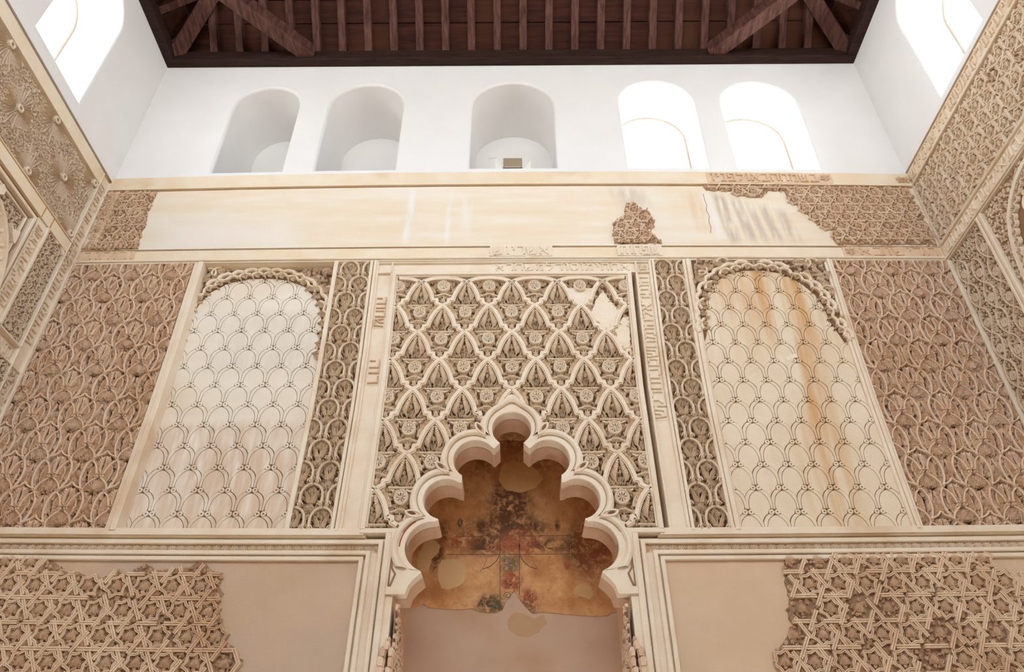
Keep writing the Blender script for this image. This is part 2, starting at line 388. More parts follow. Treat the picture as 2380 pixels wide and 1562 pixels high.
# ------------------------------------------------------------------ timber roof
SL = math.radians(42); cs, sn = math.cos(SL), math.sin(SL)
ZP, PB, PH = ZTOP, 0.085, 0.125        # wall plate: underside, projection, height
def box_obj(name, m, parent, p, q, wdir, w, t, tdir=None):
    """a squared timber from p to q, w wide along wdir, t thick"""
    p = Vector(p); q = Vector(q); d = (q - p).normalized(); a = Vector(wdir); a = (a - d * a.dot(d)).normalized(); b = d.cross(a)
    if b.z < 0: b = -b
    vs = []
    for e in (p, q):
        for i, j in ((-1, 0), (1, 0), (1, 1), (-1, 1)): vs.append(e + a * (i * w / 2) + b * (j * t))
    off = wloc(parent)
    fs = [(0, 1, 2, 3), (7, 6, 5, 4), (0, 4, 5, 1), (1, 5, 6, 2), (2, 6, 7, 3), (3, 7, 4, 0)]
    me = bpy.data.meshes.new(name); me.from_pydata([tuple(v - off) for v in vs], [], fs); me.update()
    bm = bmesh.new(); bm.from_mesh(me); bmesh.ops.recalc_face_normals(bm, faces=bm.faces[:])
    bmesh.ops.bevel(bm, geom=bm.edges[:], offset=0.004, segments=1, affect='EDGES'); bm.to_mesh(me); bm.free()
    return link_mesh(name, me, m, parent)
ZR = ZP + PH
RISE = 1.45
# boards: planes a little above the rafters
def plane_pt(side, s, u, lift=0.0):
    """s along the wall, u up the slope"""
    if side == 'front': return Vector((s, DIST - PB - u * cs + lift * sn, ZR + u * sn + lift * cs))
    if side == 'left': return Vector((XL + PB + u * cs - lift * sn, s, ZR + u * sn + lift * cs))
    if side == 'right': return Vector((XR - PB - u * cs + lift * sn, s, ZR + u * sn + lift * cs))
top_v = [(XL + 1.55, YB + 1.55, ZR + RISE + 0.16), (XR - 1.55, YB + 1.55, ZR + RISE + 0.16), (XR - 1.55, DIST - 1.55, ZR + RISE + 0.16), (XL + 1.55, DIST - 1.55, ZR + RISE + 0.16)]
bot_v = [(XL - .16, YB - .16, ZR), (XR + .16, YB - .16, ZR), (XR + .16, DIST + .16, ZR), (XL - .16, DIST + .16, ZR)]
me = bpy.data.meshes.new('ceiling')
me.from_pydata([(x, y, z + 0.06) for x, y, z in top_v] + [(x, y, z + 0.06) for x, y, z in bot_v], [], [(3, 2, 1, 0), (4, 5, 1, 0), (5, 6, 2, 1), (6, 7, 3, 2), (7, 4, 0, 3)])
ceiling = struct(link_mesh('ceiling', me, WOOD))
PW = 0.205
def boards(side, s0, s1, n):
    for k in range(n):
        u0, u1 = k * PW + 0.05, (k + 1) * PW + 0.05 - 0.011
        if k == 0: u0 = -0.12
        vs = []
        for u, lift in ((u0, 0.075), (u1, 0.075), (u0, 0.10), (u1, 0.10)):
            e = max(0, u) * cs
            vs += [plane_pt(side, s0 + (e if s0 > YB + 0.1 or side == 'front' else e), u, lift + 0.004 * random.random()), plane_pt(side, s1 - e, u, lift)]
        me = bpy.data.meshes.new('plank'); me.from_pydata([tuple(v) for v in vs], [], [(0, 1, 3, 2), (4, 6, 7, 5), (0, 4, 5, 1), (2, 3, 7, 6), (0, 2, 6, 4), (1, 5, 7, 3)])
        link_mesh('plank', me, PLANK, ceiling)
boards('front', XL + PB, XR - PB, 9); boards('left', YB + PB, DIST - PB, 9); boards('right', YB + PB, DIST - PB, 9)
# wall plates
box_obj('wall_plate', WOOD, ceiling, (XL, DIST - PB / 2, ZP), (XR, DIST - PB / 2, ZP), (0, 1, 0), PB, PH)
box_obj('wall_plate', WOOD, ceiling, (XL + PB / 2, YB, ZP), (XL + PB / 2, DIST - PB, ZP), (1, 0, 0), PB, PH)
box_obj('wall_plate', WOOD, ceiling, (XR - PB / 2, YB, ZP), (XR - PB / 2, DIST - PB, ZP), (1, 0, 0), PB, PH)
# rafters
def rafter(side, s, u1):
    p = plane_pt(side, s, -0.02); q = plane_pt(side, s, u1)
    box_obj('rafter', WOODR, ceiling, p, q, (1, 0, 0) if side == 'front' else (0, 1, 0), 0.068, 0.08)
for i in range(-12, 14):
    s = 0.074 + (i - 0) * 0.2365
    e = min(s - XL - PB, XR - PB - s)
    if e > 0.12: rafter('front', s, min(1.45 / sn, (e - 0.03) / cs))
for side, s0 in (('left', DIST - PB), ('right', DIST - PB)):
    for k in range(1, 7): rafter(side, s0 - 0.16 - k * 0.2365, min(1.45 / sn, (0.10 + k * 0.2365) / cs))
# hip rafters and corner braces
for sx, x0 in ((1, XL + PB), (-1, XR - PB)):
    p = Vector((x0 + sx * -0.02, DIST - PB + 0.02, ZR - 0.09)); d = Vector((sx * cs, -cs, sn * 1.0))
    box_obj('hip_rafter', WOODR, ceiling, p, p + d * 2.0, (sx, 1, 0), 0.135, 0.12)
def brace(u, v, sx):
    x = None
    zb = ZP + 0.035
    d = ray(u, v); t = (zb - EYE) / d[2]; x = d[0] * t
    a = Vector((x, DIST - PB + 0.03, zb)); L_ = abs((XL + PB if sx > 0 else XR - PB) - x) + 0.03
    b = a + Vector((-sx * L_, -L_ , 0))
    box_obj('corner_brace', WOODR, ceiling, a, b, (1, -sx, 0), 0.13, 0.14)
brace(722, 140, 1); brace(1655, 134, -1)
# ================================================================== plain plaster and mouldings of the front wall
WF = bpy.data.objects['wall_front']; WL = bpy.data.objects['wall_left']; WR = bpy.data.objects['wall_right']
def slab(name, m, x0, x1, z0, z1, h, par=WF, frame=FRONT, h0=None):
    mb = MB(); mb.rect(x0, x1, z0, z1, (CORE if frame is FRONT else -0.06) if h0 is None else h0, h); return mb.build(name, m, par, frame)
def hrange(x0, x1, step=0.4):
    n = max(1, int(abs(x1 - x0) / step)); return [x0 + (x1 - x0) * i / n for i in range(n + 1)]
def moulding(pts, prof, m=MOULD, par=WF, frame=FRONT, name='moulding', closed=False):
    P = []
    for i in range(len(pts) - (0 if closed else 1)):
        a = Vector(pts[i]); b = Vector(pts[(i + 1) % len(pts)]); k = max(1, int((b - a).length / 0.4))
        P += [tuple(a.lerp(b, j / k)) for j in range(k)]
    if not closed: P.append(pts[-1])
    mb = MB(); mb.ribbon(P, prof, closed); return mb.build(name, m, par, frame)
def flat(w, h, lo=CORE, b=0.004):      # a fillet w wide with softened arrises
    return [(-w / 2, lo), (-w / 2, h - b), (-w / 2 + b, h), (w / 2 - b, h), (w / 2, h - b), (w / 2, lo)]
def vm(x, z0, z1, w, h, m=MOULD): return moulding([(x, z0), (x, z1)], flat(w, h), m)
def hm(z, x0, x1, w, h, m=MOULD): return moulding([(x0, z), (x1, z)], flat(w, h), m)
# ochre joint, upper band, frieze field, second band
slab('ochre_joint', OCHRE, XL, XR, 6.185, 6.208, -0.02)
slab('upper_band', BAND, XL, XR, 6.05, 6.19, 0.022)
slab('ochre_joint', OCHRE, XL, XR, 6.036, 6.05, -0.005)
FZ0, FZ1 = 5.397, 6.037
slab('frieze_plaster', CREAM, XL, XR, FZ0, FZ1, 0.006)
slab('ochre_joint', OCHRE, XL, XR, 5.384, 5.397, -0.02)
slab('lower_band', BAND, XL, XR, 5.287, 5.386, 0.0)
moulding([(XL, 5.279), (XR, 5.279)], flat(0.016, 0.016)); moulding([(XL, 5.262), (XR, 5.262)], flat(0.013, 0.006))
# uprights of the main zone
ZM0, ZM1 = 3.215, 5.255
vm(-2.289, ZM0, ZM1, 0.034, 0.006); vm(-2.252, ZM0, ZM1, 0.036, 0.022)
vm(-1.278, ZM0, ZM1, 0.030, 0.012)
vm(-1.022, ZM0, ZM1, 0.022, 0.012); vm(-0.994, ZM0, ZM1, 0.020, 0.018); vm(-0.980, ZM0, ZM1, 0.012, 0.008)
vm(0.948, ZM0, ZM1, 0.014, 0.010); vm(0.967, ZM0, ZM1, 0.018, 0.018)
vm(1.190, ZM0, ZM1, 0.022, 0.012); vm(1.217, ZM0, ZM1, 0.028, 0.020); vm(1.237, ZM0, ZM1, 0.010, 0.010)
vm(2.201, ZM0, ZM1, 0.020, 0.012); vm(2.222, ZM0, ZM1, 0.020, 0.022); vm(2.244, ZM0, ZM1, 0.018, 0.012)
# rectangular frame around the niche: bands for the inscriptions
BL0, BL1, BR0, BR1 = -0.974, -0.866, 0.838, 0.941
BT0, BT1 = 5.142, 5.240
slab('band_field', MOULD, BL0, BL1, 3.205, BT1, -0.012); slab('band_field', MOULD, BR0, BR1, 3.205, BT1, -0.012)
slab('band_field', MOULD, BL1, BR0, BT0, BT1, -0.012)
moulding([(BL0, 3.20), (BL0, BT1), (BR1, BT1), (BR1, 3.20)], flat(0.012, 0.010))
moulding([(BL1 - 0.004, 3.20), (BL1 - 0.004, BT0), (BR0 + 0.004, BT0), (BR0 + 0.004, 3.20)], flat(0.016, 0.012))
moulding([(BL0, BT0), (BL1, BT0)], flat(0.012, 0.012)); moulding([(BR0, BT0), (BR1, BT0)], flat(0.012, 0.012))
moulding([(BL1 - 0.004, BT0), (BL1 - 0.004, BT1)], flat(0.012, 0.012)); moulding([(BR0 + 0.004, BT0), (BR0 + 0.004, BT1)], flat(0.012, 0.012))
SB0, SB1, SZ0, SZ1 = -0.829, 0.767, 3.245, 5.102
moulding([(-0.848, 3.222), (-0.848, 5.122), (0.787, 5.122), (0.787, 3.222)], flat(0.030, 0.026))
moulding([(-0.829, 3.238), (-0.829, 5.103), (0.767, 5.103), (0.767, 3.238)], flat(0.010, 0.014))
# mouldings that run along under the panels and turn down beside the niche
def turn(zl, xl, xr, w, h, m=MOULD):
    for a, b in ((XL, xl), (XR, xr)): moulding([(a, zl), (b, zl), (b, 0.0)] if a < 0 else [(b, 0.0), (b, zl), (a, zl)], flat(w, h), m)
def tx(u): return fp(u, 1320)[0]
def tz(v): return fp(860, v)[1]
XA = [tx(u) for u in (896, 887.5, 879, 864, 852, 844.5, 836.5)]
ZA = [tz(v) for v in (1246, 1254.5, 1261.5, 1274, 1286, 1292.5, 1299)]
CXN = -0.03
def mir(x): return 2 * CXN - x
slab('ledge_plaster', MOULD, XL, -0.84, 3.190, 3.228, 0.014); slab('ledge_plaster', MOULD, 0.78, XR, 3.190, 3.228, 0.014)
moulding([(-0.86, 3.213), (-0.640, 3.213)], flat(0.030, 0.022)); moulding([(0.58, 3.213), (0.80, 3.213)], flat(0.030, 0.022))
for i, (w, h) in ((0, (0.034, 0.022)), (1, (0.026, -0.02)), (2, (0.024, 0.014)), (3, (0.052, -0.012)), (4, (0.024, 0.014)), (5, (0.022, -0.022)), (6, (0.024, 0.008))):
    if i == 0:
        moulding([(XL, ZA[0] + 0.003), (-0.83, ZA[0] + 0.003)], flat(0.018, 0.0)); moulding([(0.77, ZA[0] + 0.003), (XR, ZA[0] + 0.003)], flat(0.018, 0.0))
        vm(XA[0] , 0.0, ZA[0] + 0.01, 0.034, h); vm(mir(XA[0]), 0.0, ZA[0] + 0.01, 0.034, h)
    else: turn(ZA[i], XA[i], mir(XA[i]), w, h)
slab('lower_plaster', LOWER, XL, XA[6], 0.0, ZA[6], -0.016); slab('lower_plaster', LOWER_R, mir(XA[6]), XR, 0.0, ZA[6], -0.016)
# scale fields of the incised panels lie on these brown grounds
slab('incised_ground', PAINTB, -2.236, -1.29, ZM0, ZM1 - 0.01, -0.094); slab('incised_ground', PAINTB, 1.242, 2.193, ZM0, ZM1, -0.020)
mb = MB(); mb.add([(-2.24, 5.254, 0.0), (-1.29, 5.254, 0.0), (-1.29, 5.240, -0.09), (-2.24, 5.240, -0.09)], [(0, 1, 2, 3)[::-1]]); mb.build('recess_soffit', BAND, WF)
# ================================================================== carved pieces that repeat (wall axes: x, z, h)
def ridge(mb, pts, ws, h0, h1):
    """a tapering carved finger with a sharp back"""
    n = len(pts); vs = []
    for i in range(n):
        a = Vector(pts[max(i - 1, 0)]); b = Vector(pts[min(i + 1, n - 1)]); d = (b - a).normalized(); q = Vector((-d.y, d.x)) * ws[i] / 2
        p = Vector(pts[i])
        vs += [(p.x + q.x, p.y + q.y, h0), (p.x, p.y, h1 if ws[i] > 1e-4 else (h0 + h1) / 2), (p.x - q.x, p.y - q.y, h0)]
    fs = []
    for i in range(n - 1):
        a, b = 3 * i, 3 * i + 3
        fs += [(a, a + 1, b + 1, b)[::-1], (a + 1, a + 2, b + 2, b + 1)[::-1]]
    mb.add(vs, fs)
def fan(n=13, spread=1.3, l0=1.0, l1=0.62, curl=0.35, slab=0.74, w=0.095, gap=0.0, hlow=0.74):
    mb = MB(); tips = []
    for i in range(n):
        t = (i / (n - 1)) * 2 - 1
        if abs(t) < gap: continue
        a = t * spread; L = l0 + (l1 - l0) * abs(t) ** 1.4; a2 = a + curl * t
        p0 = (0.05 * math.sin(a), 0.05 * math.cos(a)); p1 = (L * 0.45 * math.sin(a * 0.75), L * 0.45 * math.cos(a * 0.75))
        p2 = (L * 0.8 * math.sin(a * 0.95), L * 0.8 * math.cos(a * 0.95)); p3 = (L * math.sin(a2), L * math.cos(a2))
        ridge(mb, [p0, p1, p2, p3], [w * 0.45, w, w * 1.15, 0.02], 0.70, 1.0)
        tips.append((p2[0] * slab / 0.8, p2[1] * slab / 0.8))
    mb.prism([(0.0, 0.0)] + tips[::-1], 0.0, hlow + 0.02)
    return mb
def comb(n=11, lean=0.25, wide=0.46, w=0.078, hlow=0.74):
    """half a palm leaf: a curved back with fingers on one side"""
    mb = MB(); sp = bez((0, 0), (-0.12, 0.35), (0.0, 0.75), (lean, 1.0), 6)
    ridge(mb, sp, [0.10, 0.12, 0.12, 0.11, 0.10, 0.07, 0.0], hlow, 1.0); tips = []
    for i in range(n):
        t = 0.04 + 0.82 * i / (n - 1); k = t * 6; j = min(5, int(k)); f = k - j
        p = (sp[j][0] * (1 - f) + sp[j + 1][0] * f, sp[j][1] * (1 - f) + sp[j + 1][1] * f)
        L = wide * (0.75 + 0.5 * math.sin(PI * (0.2 + 0.7 * t))); a = 0.15 + 0.75 * t
        q = (p[0] + 0.55 * L * math.cos(a), p[1] + 0.55 * L * math.sin(a)); e = (p[0] + L * math.cos(a + 0.25), p[1] + L * math.sin(a + 0.25))
        ridge(mb, [p, q, e], [w * 0.8, w, 0.02], 0.68, 0.98); tips.append((p[0] * 0.25 + e[0] * 0.75, p[1] * 0.25 + e[1] * 0.75))
    for i in range(6): mb.prism([sp[i], sp[i + 1], tips[min(n - 1, i * 2 + 2)], tips[min(n - 1, i * 2 + 1)], tips[min(n - 1, i * 2)]], 0.0, hlow + 0.02)
    return mb
def ring(r0, r1, h0, h1, n=12, cx=0, cz=0, mb=None):
    mb = mb or MB(); b = [(r0, h0), (r0, h1 - 0.15 * (h1 - h0)), ((r0 + r1) / 2, h1), (r1, h1 - 0.2 * (h1 - h0)), (r1, h0)]; vs = []; fs = []
    for i in range(n):
        a = 2 * PI * i / n
        for r, h in b: vs.append((cx + r * math.cos(a), cz + r * math.sin(a), h))
    for i in range(n):
        j = (i + 1) % n
        for k in range(4): fs.append((i * 5 + k, i * 5 + k + 1, j * 5 + k + 1, j * 5 + k))
    mb.add(vs, fs); return mb
def disc(mb, cx, cz, r, h0, h1, n=10): mb.prism(arc(cx, cz, r, 0, 2 * PI, n)[:-1], h0, h1)
def pair(n=9):
    """palmette of two facing half leaves round a lens shaped opening"""
    mb = MB(); tips = {1: [], -1: []}
    for s in (1, -1):
        sp = bez((0, 0), (s * 0.17, 0.2), (s * 0.17, 0.55), (0, 1.0), 6)
        ridge(mb, sp, [0.08, 0.10, 0.11, 0.11, 0.1, 0.07, 0.0], 0.6, 1.0)
        tp = []
        for i in range(n):
            t = 0.06 + 0.7 * i / (n - 1); k = t * 6; j = min(5, int(k)); f = k - j
            p = (sp[j][0] * (1 - f) + sp[j + 1][0] * f, sp[j][1] * (1 - f) + sp[j + 1][1] * f)
            L = 0.46 * (1.0 - 0.45 * t); a = -0.35 + 1.5 * t
            q = (p[0] + s * 0.55 * L * math.cos(a), p[1] + 0.55 * L * math.sin(a)); e = (p[0] + s * L * math.cos(a + 0.3), p[1] + L * math.sin(a + 0.3))
            ridge(mb, [p, q, e], [0.06, 0.08, 0.02], 0.68, 0.98); tp.append((p[0] * 0.25 + e[0] * 0.75, p[1] * 0.25 + e[1] * 0.75))
        mb.prism(sp[::-1] + tp, 0.0, 0.74)
    return mb
def rosette():
    mb = ring(0.80, 1.02, 0.0, 1.0, 20); ring(0.0, 0.17, 0.0, 0.95, 10, mb=mb)
    for i in range(8):
        a = 2 * PI * (i + 0.5) / 8; c, s_ = math.cos(a), math.sin(a)
        mb.prism([(0.10 * c + 0.03 * s_, 0.10 * s_ - 0.03 * c), (0.40 * c + 0.05 * s_, 0.40 * s_ - 0.05 * c), (0.66 * c + 0.19 * s_, 0.66 * s_ - 0.19 * c), (0.70 * c, 0.70 * s_), (0.66 * c - 0.19 * s_, 0.66 * s_ + 0.19 * c), (0.40 * c - 0.05 * s_, 0.40 * s_ + 0.05 * c), (0.10 * c - 0.03 * s_, 0.10 * s_ + 0.03 * c)], 0.2, 0.88)
    ring(0.60, 0.82, 0.0, 0.86, 20, mb=mb)
    return mb
def flame():
    """the tall palmette inside an arch of the net"""
    mb = MB()
    for s in (1, -1):
        sp = bez((s * 0.16, 0), (s * 0.46, 0.25), (s * 0.10, 0.50), (s * 0.015, 1.0), 8)
        ridge(mb, sp, [0.06, 0.08, 0.10, 0.11, 0.11, 0.10, 0.08, 0.05, 0.0], 0.3, 1.0)
        tp = []
        for i in range(11):
            t = 0.16 + 0.76 * i / 10; k = t * 8; j = min(7, int(k)); f = k - j
            p = (sp[j][0] * (1 - f) + sp[j + 1][0] * f, sp[j][1] * (1 - f) + sp[j + 1][1] * f)
            L = 0.34 * (1.1 - 0.66 * t); e = (p[0] + s * L * 0.85, p[1] + L * 0.75); q = (p[0] + s * L * 0.52, p[1] + L * 0.30)
            ridge(mb, [p, q, e], [0.045, 0.055, 0.015], 0.70, 0.97); tp.append((p[0] * .25 + e[0] * .75, p[1] * .25 + e[1] * .75))
        mb.prism(sp[2:][::-1] + tp, 0.0, 0.75)
        ridge(mb, bez((s * 0.40, 0.0), (s * 0.50, 0.10), (s * 0.62, 0.18), (s * 0.66, 0.38), 4), [0.08, 0.10, 0.10, 0.07, 0.02], 0.1, 0.95)
        ridge(mb, bez((s * 0.56, 0.0), (s * 0.66, 0.05), (s * 0.74, 0.12), (s * 0.76, 0.24), 3), [0.07, 0.09, 0.07, 0.02], 0.1, 0.85)
        ridge(mb, [(s * 0.03, 0.0), (s * 0.13, 0.20), (s * 0.17, 0.36)], [0.06, 0.08, 0.02], 0.1, 0.85); ridge(mb, [(s * 0.16, 0.0), (s * 0.24, 0.14), (s * 0.24, 0.26)], [0.06, 0.07, 0.02], 0.1, 0.8)
    for q in ((0.0, 0.44), (-0.08, 0.30), (0.08, 0.30)): ridge(mb, [(0, 0.02), (q[0] * 0.8, q[1] * 0.6), (q[0], q[1])], [0.06, 0.07, 0.02], 0.1, 0.85)
    ring(0.03, 0.075, 0.1, 0.9, 8, 0, 0.48, mb)
    return mb
_FILL = {}
def fill_leaves(t, frame, poly, size, h, m, seed, rise=0.026, name='foliage', keep=None, dens=0.80):
    """dense small foliage nobody could count: one joined piece"""
    rs = random.Random(seed); xs = [p[0] for p in poly]; zs = [p[1] for p in poly]; mb = MB()
    lib = [fan(7, 1.2, 1.0, 0.6, 0.3, 0.74, 0.17, 0.0, 0.7), comb(6, 0.25, 0.46, 0.13, 0.7), ring(0.28, 0.62, 0.0, 1.0, 7)]
    z = min(zs)
    while z < max(zs):
        x = min(xs)
        while x < max(xs):
            p = (x + rs.uniform(-.3, .3) * size, z + rs.uniform(-.3, .3) * size)
            if inside(p, poly) and (keep is None or keep(*p)):
                k = rs.choice((0, 0, 0, 1, 1, 1, 1, 2)); a = rs.uniform(0, 2 * PI); sc = size * (0.62 if k < 2 else 0.42) * rs.uniform(0.85, 1.15); c, s = math.cos(a), math.sin(a); f = rs.choice((1, -1)) if k == 1 else 1
                src = lib[k]; mb.add([(p[0] + sc * (f * v[0] * c - v[1] * s), p[1] + sc * (f * v[0] * s + v[1] * c), h + v[2] * rise) for v in src.v], src.f if f > 0 else [q[::-1] for q in src.f])
            x += size * dens
        z += size * dens
    o = mb.build(name, m, t, frame); o['kind'] = 'stuff'; return o
M_FAN = fan().mesh('fan_leaf'); M_FANW = fan(15, 1.5, 1.0, 0.8, 0.2).mesh('wide_fan_leaf'); M_COMB = comb().mesh('comb_leaf'); M_PAIR = pair().mesh('palmette')
M_SMALL = fan(5, 0.9, 1.0, 0.6, 0.3, w=0.2).mesh('small_leaf')
M_ROSE = rosette().mesh('rosette', True); M_FLAME = flame().mesh('flame_palmette'); M_RING = ring(0.42, 1.0, 0, 1, 10).mesh('eyelet')

# ================================================================== the niche and its lobed arch
def circ_fit(pts):
    A = np.array([[2 * x, 2 * z, 1] for x, z in pts]); b = np.array([x * x + z * z for x, z in pts])
    cx, cz, k = np.linalg.lstsq(A, b, rcond=None)[0]; return cx, cz, math.sqrt(k + cx * cx + cz * cz)
HF = 0.03
def lob(pxs): return [fp(u, v, HF) for u, v in pxs]
L0 = lob([(1190.5, 956), (1146, 996), (1160, 1031), (1232, 996)]); L1 = lob([(1142, 1042), (1109, 1020), (1058, 1063), (1072, 1106)])
L2 = lob([(1064, 1122), (1026, 1113), (987, 1150), (1017, 1206)]); L3 = lob([(1010, 1213), (984, 1216), (941, 1281), (976, 1326)])
c0 = circ_fit(L0); c0 = (CXN, c0[1], c0[2])
CIRC = [c0, circ_fit(L1), circ_fit(L2), circ_fit(L3)]
def ang(c, p): return math.atan2(p[1] - c[1], p[0] - c[0])
def up(a, ref):           # unwrap so that a >= ref
    while a < ref: a += 2 * PI
    return a
LOBES = []                # (circle, intrados angles, extrados angles), from the crown down the left side
ia = [(PI / 2, up(ang(c0, L0[2]), PI / 2))]
for c, L in zip(CIRC[1:], (L1, L2, L3)):
    a0 = ang(c, L[0]); a0 = a0 if a0 > -1 else a0 + 2 * PI
    ia.append((a0, up(ang(c, L[3]), a0)))
TH = 0.078
def isect(c1, c2, r1, r2):
    dx, dz = c2[0] - c1[0], c2[1] - c1[1]; d = math.hypot(dx, dz); d = min(d, r1 + r2 - 1e-4)
    a = (r1 * r1 - r2 * r2 + d * d) / (2 * d); hh = math.sqrt(max(0, r1 * r1 - a * a)); mx, mz = c1[0] + a * dx / d, c1[1] + a * dz / d
    c = [(mx + hh * dz / d, mz - hh * dx / d), (mx - hh * dz / d, mz + hh * dx / d)]
    return min(c, key=lambda p: p[0] - p[1])          # up and to the left: outside the arch
Q = [isect(CIRC[i], CIRC[i + 1], CIRC[i][2] + TH, CIRC[i + 1][2] + TH) for i in range(3)]
ea = []
for i, c in enumerate(CIRC):
    s = PI / 2 if i == 0 else ang(c, Q[i - 1])
    if i > 0 and s < -1: s += 2 * PI
    e = up(ang(c, Q[i]), s) if i < 3 else s + (ia[3][1] - ia[3][0]) * 1.0
    if i == 3: e = up(PI + 0.55, s)
    ea.append((s, e))
NSEG = 16
def lobe_pts(i, off, ex, ogee=False):
    c = CIRC[i]; a0, a1 = (ea if ex else ia)[i]; r = c[2] + off; out = []
    for k in range(NSEG + 1):
        a = a0 + (a1 - a0) * k / NSEG
        rr = r + (0.055 * math.exp(-((a - PI / 2) / 0.22) ** 2) * (1.0 if i == 0 and ogee else 0.0))
        out.append((c[0] + rr * math.cos(a), c[1] + rr * math.sin(a)))
    return out
CUSP_TIPS = [fp(1149, 1042, HF), fp(1073, 1122, HF), fp(1019, 1209, HF), fp(979, 1330, HF)]
# left intrados from crown to springing
intr = []
for i in range(4): intr += lobe_pts(i, 0, False) + [CUSP_TIPS[i]]
SPR = [fp(u, v, HF) for u, v in ((960, 1346), (948, 1360), (941, 1376))] 
ZS = fp(905, 1380, HF)[1]; XJ = fp(899, 1340, HF)[0]
SPR[-1] = (SPR[-1][0], ZS)
left = intr + SPR + [(XJ, ZS), (XJ, 3.222), (-0.85, 3.222), (-0.85, 5.13)]
outline = left + [(mir(x), z) for x, z in left[::-1]][0:]
outline = [p for i, p in enumerate(outline) if i == 0 or (abs(p[0] - outline[i - 1][0]) + abs(p[1] - outline[i - 1][1])) > 1e-4]
arch = thing('niche_arch', 'large pale stucco arch of seven horseshoe lobes round the painted niche', 'arch', tuple(FRONT.w(CXN, ZS, 0)))
b_ = MB(); b_.prism(outline, -0.22, -0.052, True); body = b_.build('arch_soffit', SOFFIT, arch)
g_ = MB(); g_.prism([p for p in outline if True], -0.055, -0.049); 
# springers: flat faces at the feet of the arch
for s in (1, -1):
    q = lobe_pts(3, TH * 0.95, True)
    poly = [(XJ, ZS), (XJ, 3.20)] + [p for p in q[::-1] if p[1] < 3.19 and p[1] > ZS and p[0] > XJ][::1][:0]
    inn = [p for p in lobe_pts(3, 0.0, False) if p[1] < 3.16] 
    poly = [(XJ, ZS), (XJ, 3.20), (inn[0][0] - 0.02, 3.20)] + inn + [CUSP_TIPS[3]] + SPR
    if s < 0: poly = [(mir(x), z) for x, z in poly]
    m_ = MB(); m_.prism(poly, -0.06, HF - 0.004); sp_ = m_.build('springer', MOULD, arch)
    # sunk field in the springer
    e = [p for p in lobe_pts(3, TH + 0.012, True) if p[1] < 3.12]
    fld = [(XJ + 0.012, ZS + 0.045), (XJ + 0.012, e[0][1])] + [p for p in e if p[0] > XJ + 0.012] + [(e[-1][0] + 0.02, e[-1][1] - 0.03), (e[-1][0], ZS + 0.045)]
    if s < 0: fld = [(mir(x), z) for x, z in fld]
    m_ = MB(); m_.ribbon(fld, [(-0.004, HF - 0.01), (-0.004, HF + 0.002), (0.004, HF + 0.002), (0.004, HF - 0.01)], closed=True); m_.build('incised_border', PAINTB, sp_)
for s in (1, -1):
    for i in range(4):
        I = lobe_pts(i, 0, False); E = lobe_pts(i, TH, True, True); G = lobe_pts(i, 0.034, False)
        if s < 0: I, E = [[(mir(x), z) for x, z in L] for L in (I, E)]
        n = len(I); m_ = MB(); vs = []; fs = []
        # section: soffit edge, flat, groove, roll, drop to the carved ground
        sec = [(0.0, -0.06), (0.0, HF - 0.006), (0.05, HF), (0.42, HF), (0.45, HF - 0.016), (0.50, HF - 0.016), (0.53, HF + 0.008), (0.64, HF + 0.020), (0.80, HF + 0.020), (0.93, HF + 0.010), (1.0, HF - 0.01), (1.0, -0.06)]
        for p, q in zip(I, E):
            for t, h in sec: vs.append((p[0] * (1 - t) + q[0] * t, p[1] * (1 - t) + q[1] * t, h))
        m = len(sec)
        for a in range(n - 1):
            for k in range(m - 1):
                f = (a * m + k, a * m + k + 1, (a + 1) * m + k + 1, (a + 1) * m + k); fs.append(f if s > 0 else f[::-1])
        m_.add(vs, fs)
        if i < 4 and i != 3:
            t_ = [I[-1], CUSP_TIPS[i] if s > 0 else (mir(CUSP_TIPS[i][0]), CUSP_TIPS[i][1]), (lobe_pts(i + 1, 0, False)[0] if s > 0 else (mir(lobe_pts(i + 1, 0, False)[0][0]), lobe_pts(i + 1, 0, False)[0][1])), E[-1]]
            m_.prism(t_, -0.06, HF)
        lo = m_.build('lobe', MOULD, arch)
        if i < 3:
            # leaf shaped eye where two lobes meet
            tip = Vector(CUSP_TIPS[i]); q = Vector(Q[i]); d = (q - tip).normalized(); nn = Vector((-d.y, d.x)); cen = q - d * 0.012
            lens = [cen + d * (0.046 * math.cos(a)) + nn * (0.017 * math.sin(a) * abs(math.sin(a)) ** 0.3) for a in [2 * PI * k / 16 for k in range(16)]]
            lens = [(p.x, p.y) if s > 0 else (mir(p.x), p.y) for p in lens]
            m_ = MB(); m_.ribbon(lens, [(-0.007, HF), (-0.004, HF + 0.028), (0.004, HF + 0.028), (0.007, HF)], closed=True); m_.build('leaf_eye', MOULD, lo)
            cc = Vector((cen.x if s > 0 else mir(cen.x), cen.y))
            m_ = MB(); m_.prism([tuple(cc + (Vector(p) - cc) * 0.9) for p in lens], HF, HF + 0.0212); m_.build('leaf_eye_hollow', STUCCO, lo)
            dd = d if s > 0 else Vector((-d.x, d.y)); 
            m_ = MB(); m_.prism([tuple(cc + dd * 0.01 + (Vector(p) - cc) * 0.5) for p in lens], HF + 0.02, HF + 0.0225); m_.build('leaf_eye_hollow', GROUND, lo)
# backing that closes the wall round the niche
for q in ((-0.86, 0.80, 4.13, 5.1), (-0.86, -0.650, 2.86, 4.14), (mir(-0.650), 0.80, 2.86, 4.14)):
    mb = MB(); mb.rect(*q, -0.44, -0.235, True); mb.build('niche_masonry', SOFFIT, WF)
